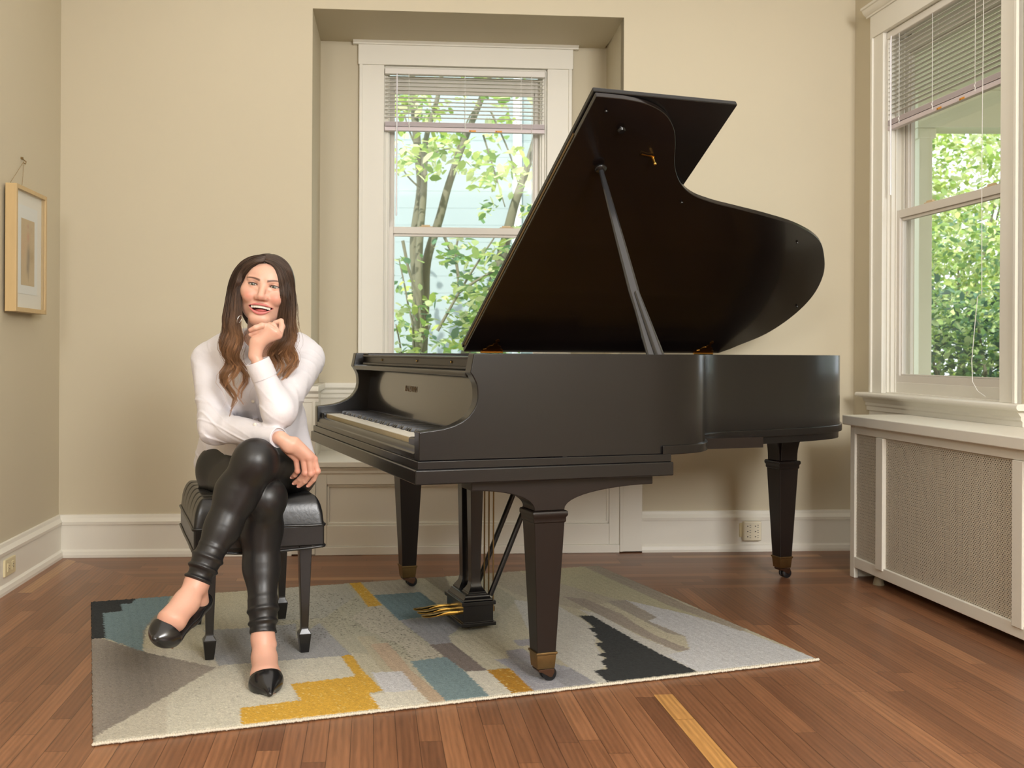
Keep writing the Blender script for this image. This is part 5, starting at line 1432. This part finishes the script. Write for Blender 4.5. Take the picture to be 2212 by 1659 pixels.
def skin_cols(V_):
    c = np.tile(SK, (len(V_), 1)); L_ = to_head(V_); x, y, z = L_[:, 0], L_[:, 1], L_[:, 2]; ax = np.abs(x)
    def mix(mask, col, k=1.0):
        nonlocal c; m_ = (np.clip(mask, 0, 1)*k)[:, None]; c = c*(1-m_) + np.array(srgb(*col)[:3])*m_
    near = (np.sqrt((L_**2).sum(1)) < .16)
    front = smoothstep(.03, .06, y)*near
    mix(np.exp(-(((ax-.042)/.020)**2 + ((z+.034)/.017)**2))*front, (196,112,96), .55)       # cheeks
    mix(np.exp(-((ax/.014)**2 + ((z+.036)/.010)**2))*front, (196,122,102), .45)
    mix(smoothstep(-.09, -.12, z)*near, (188,128,104), .5)
    # brows
    bx = (ax-.010)/.047; bz = .0150 + .0048*np.sin(np.clip(bx, 0, 1)*PI*.85); wv = .0038*(1-.62*np.clip(bx, 0, 1))
    mix(smoothstep(1.35, .55, np.abs(z-bz)/wv)*smoothstep(-.04, .06, bx)*smoothstep(1.02, .85, bx)*front, (78,54,44), .9)
    # lids and lash line
    q = np.clip((ax-.0318)/.0148, -1, 1); w = 1-q*q; zt_ = .0036*w+.0006; zb_ = -.0026*w+.0004; ine = (np.abs(ax-.0315) < .0155)*front
    mix(np.exp(-((z-zt_-.0010)/.0011)**2)*ine, (30,20,18), .95); mix(np.exp(-((z-zb_+.0008)/.0008)**2)*ine, (110,70,58), .6)
    mix(np.exp(-((z-zt_-.0050)/.003)**2)*ine, (176,124,104), .5)
    # lips, inside of the mouth
    zu, zl_ = mouth(x); rU = .0036*np.clip(1-(ax/.0375)**2, 0, 1)+.0004; rL = .0054*np.clip(1-(ax/.0365)**2, 0, 1)+.0006
    lip = ((z > zu-.001) & (z < zu+.0018+rU) | (z < zl_+.001) & (z > zl_-.0018-rL)) & (ax < QM+.0025) & (y > .066)
    mix(lip*near, (194,102,104), .85)
    mix(((z < zu+.001) & (z > zl_-.001) & (y < .0745) & (ax < QM+.002) & (y > .04))*near, (110,44,44), 1.0)
    mix(np.exp(-((np.sqrt((ax-.030-(-.041-z)*.42)**2)/.0016)**2))*smoothstep(-.078, -.07, z)*smoothstep(-.040, -.048, z)*front*0, (190,126,106), .5)
    # knuckles
    for f in HR_F:
        for k, s_ in ((0, .4), (1, .45), (3, .4)):
            mix(np.exp(-((V_ - A3(f[k]))**2).sum(1)/.011**2), (214,128,112), s_)
    hm = np.exp(-((V_ - A3(at(650,1010,3.02)))**2).sum(1)/.06**2); mix(hm, (200,130,110), .4)
    for p_ in (at(587,712,2.99), at(602,725,3.0), at(541,713,2.98)): mix(np.exp(-((V_ - A3(p_))**2).sum(1)/.010**2), (218,140,122), .4)
    for p_ in (J['anL'], J['anR'], fL[2], fR[2]): mix(np.exp(-((V_ - A3(p_))**2).sum(1)/.06**2), (216,156,136), .45)
    c *= (1 + .025*swirl(V_, 90, 5))[:, None]
    return c
woman = thing('person', 'seated woman with long wavy brown hair, white blouse and black leggings, legs crossed, chin on her fist', 'person', tuple(at(552, 1060, 3.4)))
woman['label'] = 'seated smiling woman in white blouse and black leggings, legs crossed, chin on her fist'
skinm = attr_mat('skin', rough=.42, spec=.45, bump=.02, bump_scale=500, sss=.18)
BLO, BHI = (-1.25, 2.70, .0), (-.50, 3.62, 1.33)
HV = VOX
body = net_object('body', body_fn, BLO, BHI, HV, skinm, woman, 1, cols=skin_cols)

# blouse -----------------------------------------------------------------------
ndir = Vector((0, -1, 0))
def blouse_fn(P):
    wr = swirl(P*np.array([1, 1, .8]), 34, 11); wr2 = swirl(P, 75, 12)
    t = trunk(P, .010)
    low = cone(P, J['waist'], J['pelvis'] + Vector((0, .01, .01)), .122, .155, (0,1,0), 1.15)      # loose hem over the hips
    low = smin(low, cone(P, at(450,1000,3.46), at(474,960,3.44), .048, .07), .05)
    low = smin(low, cone(P, at(634,900,3.40), at(660,995,3.40), .036, .036, (0,1,0), 1.3), .05)
    t = smin(t, low, .05)
    fr1 = np.clip(1-np.abs(np.sin((P[:, 0]*.9 + P[:, 2]*.28)*62 + 2.6*wr))/.4, 0, 1)*np.clip(wr*2+.3, 0, 1)
    t = t - .0030*wr - .0012*wr2 - .0026*fr1
    # arms with folds crossing the sleeve
    def sleeve(a, b, c, ra, re, rw, seed):
        d1 = cone(P, a, b, ra, re); d2 = cone(P, b, c, re, rw); d = smin(d1, d2, .03)
        ab = A3(b)-A3(a); La = np.linalg.norm(ab); ta = (P - A3(a)) @ ab/La
        bc = A3(c)-A3(b); Lb = np.linalg.norm(bc); tb = (P - A3(b)) @ bc/Lb
        near = np.exp(-((P - A3(b))**2).sum(1)/.085**2)
        sw = swirl(P, 20, seed); Lr = P @ np.array([.55, .3, .78]); f1 = np.sin(Lr*78 + 3.0*sw); f2 = np.sin((ta - tb*.6)*34 + 3.2*swirl(P, 16, seed+1))
        mk = np.clip(swirl(P, 13, seed+5)*1.6+.35, 0, 1); mk2 = np.clip(swirl(P, 11, seed+7)*1.8+.1, 0, 1); fold = mk*np.clip(1-np.abs(f1)/.6, 0, 1)**1.5; f3 = mk2*np.clip(1-np.abs(f2)/.35, 0, 1)
        return d - (.0062*fold*(.25+near)) - .0036*f3 - .0012*wr2
    sR = sleeve(J['shR'], J['elR'], J['wrR'].lerp(J['elR'], .06), .058, .050, .0295, 21)
    sL = sleeve(J['shL'], J['elL'], J['wrL'].lerp(J['elL'], .14), .058, .046, .0300, 31)
    # end the sleeves at the cuff
    cR = (P - A3(J['wrR'].lerp(J['elR'], .05))) @ A3((J['wrR']-J['elR']).normalized()); sR = np.maximum(sR, cR)
    cL = (P - A3(J['wrL'].lerp(J['elL'], .16))) @ A3((J['wrL']-J['elL']).normalized()); sL = np.maximum(sL, cL)
    d = smin(t, sR, .016); d = smin(d, sL, .016)
    # hem
    hem = .585 + .02*np.sin(P[:, 0]*30) - (P[:, 1] > 3.42)*.06*smoothstep(3.42, 3.5, P[:, 1]) - .09*smoothstep(-.90, -.97, P[:, 0])
    d = np.maximum(d, hem - P[:, 2] - 0.0)
    # open V neck
    U_ = P - A3(at(570, 838, 3.20)); hgt = U_[:, 2]; wv = np.clip(hgt*.30 + .004, 0, .050)
    vcut = np.maximum(np.abs(U_[:, 0] - hgt*.06) - wv, np.maximum(-hgt, P[:, 1] - 3.315)); d = smax(d, -vcut, .004)
    d = smax(d, -cone(P, J['neck0'] + Vector((0, .0, -.002)), J['neck1'] + Vector((0,.02,.1)), .056, .075), .004)
    return d
blm = mat('white_crepe', srgb(224, 221, 226), .5, spec=.3, bump=.28, bump_scale=20, sheen=.1)
blouse = net_object('blouse', blouse_fn, (-1.25, 2.90, .50), (-.48, 3.62, 1.06), .0020, blm, woman, 1, margin=2.5)
# cuffs
def cuff(w, e, f0, f1, r0, r1, name):
    ax = (w-e).normalized(); a = w.lerp(e, f0); b = w.lerp(e, f1); x = ax.cross(Vector((0,0,1)) if abs(ax.z) < .9 else Vector((1,0,0))).normalized(); y = ax.cross(x); rings = []; n = 40
    for (c, r) in ((b, r1-.001), (b, r1+.0015), (a.lerp(b, .5), (r0+r1)/2+.0022), (a, r0+.0012), (a + ax*.0008, r0-.0002), (a, r0-.0014), (a.lerp(b, .5), (r0+r1)/2-.001)):
        rings.append([c + x*math.cos(2*PI*k/n)*r*(1+.05*math.sin(4*PI*k/n+1)) + y*math.sin(2*PI*k/n)*r*(1-.03*math.sin(4*PI*k/n)) for k in range(n)])
    m = MB(); m.loft(rings, cap=False); o = m.build(name, blm, blouse, smooth=50); o.matrix_parent_inverse = Matrix.Identity(4)
    return o, a, b, x, y, ax
btn = mat('pearl_button', srgb(226, 220, 206), .25, coat=.4)
def button(c, nrm, r=.0052):
    m = MB(); nrm = nrm.normalized(); m.tube([c, c+nrm*.0012, c+nrm*.0022, c+nrm*.0018], [r, r, r*.8, r*.5], 14); o = m.build('button', btn, blouse, smooth=50); o.matrix_parent_inverse = Matrix.Identity(4)
_cl = cuff(J['wrL'], J['elL'], .10, .40, .0345, .0355, 'cuff')[0]; cuff(J['wrR'], J['elR'], .03, .26, .0290, .0315, 'cuff')
# front placket and collar follow the blouse surface
from mathutils.bvhtree import BVHTree
def bvh_of(o): return BVHTree.FromPolygons([v.co[:] for v in o.data.vertices], [p.vertices[:] for p in o.data.polygons])
bt = bvh_of(blouse)
def onto(bt, u, v, fallback=3.2, lift=.001):
    o = Vector(cam.location); d = (at(u, v, 1.0) - o).normalized(); h = bt.ray_cast(o, d)
    return (h[0] - d*lift, h[1]) if h[0] is not None else (at(u, v, fallback), -d)
def strip(pxs, w, name, par, material, bt, lift=.0012, th=.0016):
    rings = []
    pts = catmull([(a, b, 0) for a, b in pxs], 8)
    for i, p in enumerate(pts):
        t = (pts[min(i+1, len(pts)-1)] - pts[max(i-1, 0)]).normalized(); nx_ = Vector((-t.y, t.x, 0))*w/2
        a = onto(bt, p.x-nx_.x, p.y-nx_.y, lift=lift)[0]; b = onto(bt, p.x+nx_.x, p.y+nx_.y, lift=lift)[0]; c = Vector((0, th, 0))
        rings.append([a, b, b+c, a+c])
    m = MB(); m.loft(rings); o = m.build(name, material, par, smooth=60); o.matrix_parent_inverse = Matrix.Identity(4); return o
strip([(546,858),(548,875),(551,900),(553,918)], 11, 'placket', blouse, blm, bt)
for u, v in ((546.5, 867), (551, 917)):
    c, nr = onto(bt, u, v, lift=.0035); button(c, Vector((0,-1,0)))
c_, n_ = onto(bvh_of(_cl), 538, 812, lift=.001); button(c_, Vector((-.35,-1,.1)), .0058)
# leggings ------------------------------------------------------------------------
def leg_fn(P):
    l, r = legs(P, .002); pv = pelvis(P, .002)
    def folds(an, kn, amp, f, seed, L0):
        ax = A3(kn - an); ln = np.linalg.norm(ax); t = (P - A3(an)) @ ax/ln
        s_ = np.sin(t*f + 2.6*swirl(P, 26, seed)); s_ = np.where(s_ > 0, np.abs(s_)**1.3, s_*.12) + .25
        return amp*s_*smoothstep(L0, L0*.25, t)*smoothstep(-.02, .012, t)
    l = l - folds(J['anL'], J['c2L'], .0062, 190, 41, .14) - .0010*swirl(P, 20, 43)
    r = r - folds(J['anR'], J['c2R'], .0060, 180, 51, .14) - .0010*swirl(P, 20, 44)
    nk = np.exp(-((P - A3(at(592, 1010, 3.03)))**2).sum(1)/.035**2); r_ = np.sin((P[:, 0]*1.0 - P[:, 2]*.45)*330)
    l = l - .0028*r_*nk
    nk2 = np.exp(-((P - A3(at(540, 1090, 3.02)))**2).sum(1)/.030**2); r = r - .0020*np.sin((P[:, 0] + P[:, 2]*.8)*300)*nk2
    # cuffs
    def ccut(d, an, kn, f):
        ax = A3((kn - an).normalized()); t = (P - A3(an)) @ ax - f; band = np.exp(-((t-.007)/.006)**2)*.0022
        near = ((P - A3(an))**2).sum(1) < .12**2
        return np.where(near, np.maximum(d - band, -t), d)
    l = ccut(l, J['anL'], J['c3L'], .002); r = ccut(r, J['anR'], J['c3R'], .014)
    d = np.minimum(smin(pv, l, .03), smin(pv, r, .03))
    return smin(smin(pv, l, .03), smin(pv, r, .03), .004)
lgm = mat('wet_look_leggings', (.0095, .0092, .0100, 1), .40, spec=.6, bump=.03, bump_scale=300)
leggings = net_object('leggings', leg_fn, (-1.25, 2.80, .10), (-.50, 3.62, .90), .0022, lgm, woman, 1, margin=2)

# teeth, tongue, eyes ------------------------------------------------------------
def hloc(q): return from_head(q)
tm = mat('tooth_enamel', srgb(236, 232, 220), .25, coat=.3)
def arch(x, front): return front - 9.5*x*x
hd = body
def child(m, name, material, par=body, **k):
    o = m.build(name, material, par, **k); o.matrix_parent_inverse = Matrix.Identity(4); return o
edges = [0, .0082, .0146, .0205, .0255, .0292]
for row, (zt_, h_, front) in enumerate((((-.0560), .0108, .0825),)):
    m = MB()
    for s_ in (-1, 1):
        for a, b in list(zip(edges[:-1], edges[1:]))[:(5 if row == 0 else 3)]:
            x0, x1 = s_*(a+.00005), s_*(b-.00005); xm = (x0+x1)/2
            zz = zt_ - (5.5 if row == 0 else -9)*xm*xm; hh = h_*(1 - .18*abs(xm)/.034); sg = -1 if row == 0 else -1
            rings = []
            for f, th_ in ((0, .8), (.5, 1.0), (.9, .9), (1.0, .6)):
                z_ = zz - f*hh; w_ = 1.0 if f < 1 else .86
                xa, xb = xm + (x0-xm)*w_, xm + (x1-xm)*w_
                rings.append([hloc((xa, arch(xa, front)-.004, z_)), hloc((xa, arch(xa, front), z_)), hloc((xm, arch(xm, front)+.0009*th_, z_)), hloc((xb, arch(xb, front), z_)), hloc((xb, arch(xb, front)-.004, z_))])
            m.loft(rings)
    child(m, 'teeth', tm, smooth=60)
m = MB(); m.sphere(hloc((0, .064, -.0745)), .011, 10, (1.7, 1.0, .55)); child(m, 'tongue', mat('tongue', srgb(190, 96, 92), .35, spec=.5), smooth=80)
iris_c = np.array(srgb(74, 78, 66)[:3])
for s_ in (-1, 1):
    c = np.array((s_*.0315, .0660, 0.0)); r = .0126; V = []; Cc = []; n = 28; look = np.array((-c[0]*.1, 1.0, -.04)); look /= np.linalg.norm(look)
    e1 = np.cross(look, (0, 0, 1)); e1 /= np.linalg.norm(e1); e2 = np.cross(e1, look); rings = []
    for i in range(1, n):
        th = PI*.62*i/n; ring_ = []
        for k in range(28):
            ph = 2*PI*k/28; d_ = look*math.cos(th) + (e1*math.cos(ph) + e2*math.sin(ph))*math.sin(th)
            ring_.append(from_head(c + d_*r*(1 + (.03 if th < .42 else 0)*math.cos(th/.42*PI/2)))); rr = th*r
            Cc.append((.004, .004, .004) if rr < .0021 else tuple(iris_c*(.75 + .6*random.random())) if rr < .0056 else (.02, .018, .016) if rr < .0062 else srgb(196, 186, 180)[:3])
        rings.append(ring_)
    m = MB(); m.loft(rings); o = child(m, 'eyeball', attr_mat('eye', rough=.08, spec=.6, coat=.8), smooth=80); set_attr(o, np.array(Cc))
    m = MB()      # lashes
    for i in range(22):
        q = -1 + 2*i/21; x = s_*(.0315 + q*.0128); w = 1-q*q; z0 = .0036*w + .0008; y0 = .0660 + math.sqrt(max(0, .0140**2 - (q*.0128)**2 - z0*z0))
        out = s_*q*.002 + (s_*.0015)
        m.tube([hloc((x, y0, z0)), hloc((x+out*.5, y0+.0030, z0+.0010)), hloc((x+out, y0+.0050, z0+.0034))], [.00045, .0003, .0001], 4)
    child(m, 'eyelashes', M['rubber'])
# silver hoop earring
m = MB(); c = at(517, 690, 3.095); m.tube([c + Vector((.0035*math.cos(t_/16*2*PI)+.004*math.sin(t_/16*2*PI), .009*math.cos(t_/16*2*PI), .012*math.sin(t_/16*2*PI))) for t_ in range(17)], .0009, 6); child(m, 'hoop_earring', mat('silver', srgb(230,230,232), .2, 1.0), smooth=60)
# fingernails
nm = mat('fingernail', srgb(226, 170, 156), .2, coat=.4)
btb = bvh_of(body)
for f in HR_F:
    tip, pr = f[3], f[2]; d_ = (tip-pr).normalized(); c = tip + d_*.0012 + Vector((-.002, -.0045, -.001)); m = MB()
    m.sphere(c, .0040, 6, (1.0, .55, 1.0)); child(m, 'fingernail', nm, smooth=80)

# pumps -----------------------------------------------------------------------------
shm = mat('black_leather_pump', (.009, .0088, .0095, 1), .24, spec=.55, coat=.2, bump=.02, bump_scale=200)
tanm = mat('leather_sole', srgb(150, 108, 80), .5); linm = mat('shoe_lining', srgb(214, 190, 160), .6)
def pump(name, heel, mid, ball_, toe, lat, V0, floor_z, label):
    a = (ball_-heel).normalized(); lat = (lat - a*lat.dot(a)).normalized(); n = lat.cross(a).normalized()
    if n.dot(Vector((0, -1, .6))) < 0: n = -n
    an, ln, nn_ = A3(a), A3(lat), A3(n)
    def outer(P, g=0.0):
        d = cone(P, heel, mid, .0300+g, .0300+g, n, .9); d = smin(d, cone(P, mid, ball_, .0310+g, .0455+g, n, 1.2), .02); d = smin(d, cone(P, ball_, toe, .0445+g, .0095+g, n, 1.3), .018)
        hgt = (P - A3(heel)) @ nn_
        return d
    def fn(P):
        d = outer(P); q = P - A3(V0); s_ = q @ an; l_ = q @ ln; h_ = q @ nn_
        op = np.minimum(-(s_ + .002 + 5.0*l_*l_), h_ + .024 - .10*np.clip(-s_, 0, .2))     # inside the opening and above the side line
        d = smax(d, op, .003)
        return np.maximum(d, -(outer(P, -.0022)) if False else d)
    pts = [heel, mid, ball_, toe]; lo = [min(p[i] for p in pts)-.07 for i in range(3)]; hi = [max(p[i] for p in pts)+.07 for i in range(3)]
    o = net_object(name, near(fn, (heel+toe)/2, .30), lo, hi, .0016, shm, woman, 2)
    m = MB(); rings = []
    for c, w_, off_ in ((heel - a*.022, .012, .0285), (heel, .024, .0300), (mid, .024, .0290), (ball_, .038, .0320), (ball_.lerp(toe, .5), .024, .020), (toe - a*.006, .006, .0085)):
        c0 = c - n*off_; rings.append([c0 - lat*w_ - n*.0025, c0 + lat*w_ - n*.0025, c0 + lat*w_ + n*.0020, c0 - lat*w_ + n*.0020])
    m.loft(rings); so = m.build('sole', tanm, o, bevel=.001); so.matrix_parent_inverse = Matrix.Identity(4)
    h0 = heel - a*.012 - n*.026
    tip = Vector((h0.x, h0.y+.006, floor_z)) if floor_z is not None else h0 - n*.072 + a*.010
    m = MB(); m.tube([h0 + n*.006, h0.lerp(tip, .25), h0.lerp(tip, .6), tip], [.020, .013, .0065, .0050], 14); ho = m.build('stiletto_heel', shm, o, smooth=60); ho.matrix_parent_inverse = Matrix.Identity(4)
    return o
pump('pump_shoe', atz(563, 3.070, .100), atz(568, 3.000, .068), at(575, 1474, 2.880), at(583, 1498, 2.815), Vector((1, 0, 0)), at(574, 1462, 2.885), .008, '')
pump('pump_shoe', at(437, 1300, 2.950), at(408, 1330, 2.885), at(358, 1366, 2.785), at(335, 1379, 2.735), at(384,1372,2.79)-at(329,1341,2.79), at(358, 1354, 2.772), None, '')

# hair --------------------------------------------------------------------------------
def hm_(name, rough=.38):
    m_ = attr_mat(name, rough=rough, spec=.5); return m_
hairm = hm_('brown_hair')
def cap_fn(P):
    L_ = to_head(P) + np.array((.003, 0, 0)); x = np.abs(L_[:, 0]); y = L_[:, 1]; z = L_[:, 2]; Q = np.stack([x, y, z], 1)
    d = ellip(Q, (0, -.018, .024), (.0755, .098, .0765)); d = smin(d, ellip(Q, (0, .006, .022), (.0725, .0765, .0625)), .02); d = smin(d, ellip(Q, (.050, -.018, -.030), (.030, .045, .060)), .03)
    d = smin(d, ellip(Q, (0, -.050, -.060), (.075, .055, .10)), .04)
    keep = y - (.030 + .55*(z-.030)) + .0*x
    keep = np.where(z > .045, y - (.032 + 1.25*(z-.040)), keep)
    d = smax(d, keep, .006)
    part = np.exp(-(L_[:, 0]/.003)**2)*(z > .05)*.002
    return (d + part)*HS
lo = HC - .26; hi = HC + .20
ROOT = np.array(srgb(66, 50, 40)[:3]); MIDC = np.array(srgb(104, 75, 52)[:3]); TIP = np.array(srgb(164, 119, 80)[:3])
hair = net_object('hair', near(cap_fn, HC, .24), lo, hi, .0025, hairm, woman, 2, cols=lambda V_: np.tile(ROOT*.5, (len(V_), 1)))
GU = {'L': [
  [(572,565,3.105),(557,569,3.09),(544,578,3.09),(533.5,591,3.10),(525.5,607,3.115),(520,625,3.12),(516.5,652,3.12),(517.5,682,3.12),(516,715,3.10),(519,752,3.085),(529,792,3.075),(535,838,3.065),(539,880,3.06)],
  [(573,558,3.12),(553,563,3.11),(537,573,3.11),(525,588,3.12),(517,606,3.13),(511,627,3.14),(507,653,3.14),(506,684,3.13),(502,716,3.115),(501,753,3.10),(506,794,3.085),(512,838,3.075),(520,896,3.06)],
  [(574,552,3.15),(550,556,3.14),(530,567,3.14),(514,586,3.15),(506,608,3.16),(501,632,3.17),(498,658,3.16),(494,690,3.15),(493,722,3.13),(493,756,3.12),(496,796,3.10),(502,840,3.085),(510,908,3.07)],
  [(575,549,3.18),(548,552,3.18),(526,564,3.18),(509,586,3.19),(500,611,3.20),(496,638,3.20),(492,664,3.20),(486,696,3.19),(486,728,3.17),(486,764,3.15),(486,802,3.13),(491,850,3.10),(500,900,3.08)]],
 'R': [
  [(573,564,3.105),(588,569,3.09),(599,580,3.095),(605,595,3.105),(608.5,612,3.115),(611,632,3.12),(612,655,3.125),(609,680,3.13),(608,706,3.14),(600,738,3.135),(588,765,3.13),(581,795,3.125),(586,820,3.12)],
  [(574,558,3.12),(592,562,3.11),(606,573,3.11),(613,590,3.12),(618,609,3.13),(620,632,3.14),(621,656,3.15),(620,682,3.15),(618,708,3.15),(616,740,3.14),(608,768,3.13),(602,800,3.12),(598,836,3.11)],
  [(575,552,3.15),(596,556,3.14),(611,568,3.14),(621,588,3.15),(626,609,3.16),(629,633,3.17),(630,658,3.17),(628,684,3.17),(628,711,3.16),(632,743,3.14),(627,772,3.13),(618,802,3.12),(613,834,3.11)],
  [(576,550,3.18),(602,553,3.18),(620,566,3.18),(630,590,3.19),(634,614,3.20),(634,640,3.20),(636,664,3.20),(634,690,3.19),(632,718,3.18),(636,748,3.15),(635,776,3.14),(629,806,3.13),(628,842,3.12)]]}
capb = bvh_of(hair); headb = bvh_of(body)
def strands(name, side, nlock, nst, seed, rad, r_lock, s_rng=(0, 1), amp=1.0, shade=1.0, parent=hair):
    r = np.random.default_rng(seed); G = np.array(GU[side], float); NG = len(G); NP = 34
    tt = np.linspace(0, 1, NP); allp = []; allc = []; 
    gk = np.linspace(0, 1, G.shape[1])
    for L_i in range(nlock):
        s_ = s_rng[0] + (s_rng[1]-s_rng[0])*((L_i + r.uniform(-.3, 1.3))/nlock); s_ = min(max(s_, 0), 1)*(NG-1); i0 = min(int(s_), NG-2); f = s_-i0
        g = G[i0]*(1-f) + G[i0+1]*f
        end = r.uniform(.80, 1.0); te = tt*end
        path = np.stack([np.interp(te, gk, g[:, k]) for k in range(3)], 1)
        for _ in range(2): path[1:-1] = (path[:-2] + path[1:-1]*2 + path[2:])/4
        ph = r.uniform(-.7, .7) + s_*1.1; fq = r.uniform(.9, 1.1); grow = smoothstep(665, 800, path[:, 1])*amp
        wave = np.sin(2*PI*(path[:, 1]-640)/78*fq + ph)
        path[:, 0] += wave*grow*10.5 + r.normal(0, 1.3); path[:, 2] += np.cos(2*PI*(path[:, 1]-640)/78*fq + ph)*grow*.016 + r.normal(0, .006)
        for q_ in path:        # lie on the scalp near the parting, and never inside the head lower down
            if q_[1] < 735:
                o_ = Vector(cam.location); dd = at(q_[0], q_[1], 1.0) - o_
                h1 = capb.ray_cast(o_, dd)
                if h1[0] is not None:
                    k_ = float(smoothstep(640, 585, q_[1])); q_[2] = min(q_[2], h1[0].y - .004) if k_ < .02 else q_[2]*(1-k_) + (h1[0].y - .0045 - r.uniform(0, .004))*k_
                h2 = headb.ray_cast(o_, dd)
                if h2[0] is not None and q_[1] < 690: q_[2] = min(q_[2], h2[0].y - .003)
        for _ in range(2): path[1:-1, 2] = (path[:-2, 2] + path[1:-1, 2]*2 + path[2:, 2])/4
        W_ = np.array([A3(at(*p)) for p in path])
        tone = r.uniform(.65, 1.5); warm = r.uniform(-.15, .25)
        for _s in range(nst):
            a = r.uniform(0, 2*PI); q = r_lock*math.sqrt(r.uniform(0, 1))
            prof = np.interp(tt, [0, .06, .3, .6, .9, 1], [.45, .6, .7, 1.0, .75, .2])
            tw = a + tt*r.uniform(-1.5, 1.5)
            S_ = W_ + np.stack([np.cos(tw)*q*prof, np.sin(tw)*q*prof*.8, 0*tt], 1)
            if r.uniform() < .12: S_[:, 0] += np.cumsum(r.normal(0, .0006, NP))*smoothstep(.2, 1, tt)*3
            n_ = NP - int(r.integers(0, 5)); S_ = S_[:n_]
            v_ = path[:n_, 1]; k1 = smoothstep(620, 740, v_ + warm*120)[:, None]; k2 = smoothstep(710, 850, v_ + warm*160)[:, None]
            c = (ROOT*(1-k1) + MIDC*k1)*(1-k2) + TIP*k2; c = c*tone*r.uniform(.7, 1.35)*shade
            allp.append(S_); allc.append(c)
    V = []; Fc = []; C = []; base = 0
    for S_, c in zip(allp, allc):
        n_ = len(S_); t = np.gradient(S_, axis=0); t /= np.linalg.norm(t, axis=1)[:, None] + 1e-9
        x = np.cross(t, (0, 1, 0.01)); x /= np.linalg.norm(x, axis=1)[:, None] + 1e-9; y = np.cross(t, x)
        w = rad*np.interp(np.linspace(0, 1, n_), [0, .1, .8, 1], [.8, 1, .9, .15])[:, None]
        ring_ = np.stack([S_ + (x*math.cos(2*PI*k/3) + y*math.sin(2*PI*k/3))*w for k in range(3)], 1)
        V.append(ring_.reshape(-1, 3)); C.append(np.repeat(c, 3, 0))
        i = np.arange(n_-1)[:, None]*3; 
        for k in range(3):
            k2 = (k+1) % 3; Fc.append(np.concatenate([base+i+k, base+i+k2, base+i+3+k2, base+i+3+k], 1))
        base += n_*3
    V = np.concatenate(V); Fc = np.concatenate(Fc); C = np.concatenate(C)
    me = bpy.data.meshes.new(name); me.vertices.add(len(V)); me.vertices.foreach_set('co', V.astype(np.float32).ravel()); me.loops.add(Fc.size); me.loops.foreach_set('vertex_index', Fc.astype(np.int32).ravel())
    me.polygons.add(len(Fc)); me.polygons.foreach_set('loop_start', np.arange(0, Fc.size, 4, dtype=np.int32)); me.polygons.foreach_set('loop_total', np.full(len(Fc), 4, dtype=np.int32)); me.update(calc_edges=True); me.validate(); me.shade_smooth()
    o = bpy.data.objects.new(name, me); COL.objects.link(o); me.materials.append(hairm); set_attr(o, np.clip(C, 0, 1)); o.parent = parent; o.matrix_parent_inverse = Matrix.Identity(4)
    return o
strands('hair_lengths', 'L', 30, 125, 101, .00048, .0105)
strands('hair_lengths', 'R', 28, 115, 202, .00048, .0100)
# collar leaves lying open on the chest
for pts_ in ([(518,716),(519,738),(522,756),(526,774)], [(611,728),(608,744),(604,764)]):
    strip(pts_, 11, 'collar', blouse, blm, bt, lift=.007, th=.002)

# the bench cushion gives way under her
lb = bvh_of(leggings)
for v in cush.data.vertices:
    h_ = lb.ray_cast(Vector((v.co.x, v.co.y, .30)), Vector((0, 0, 1)), .4)
    if h_[0] is not None and h_[0].z < v.co.z + .003: v.co.z = max(h_[0].z - .003, ZU + .003)
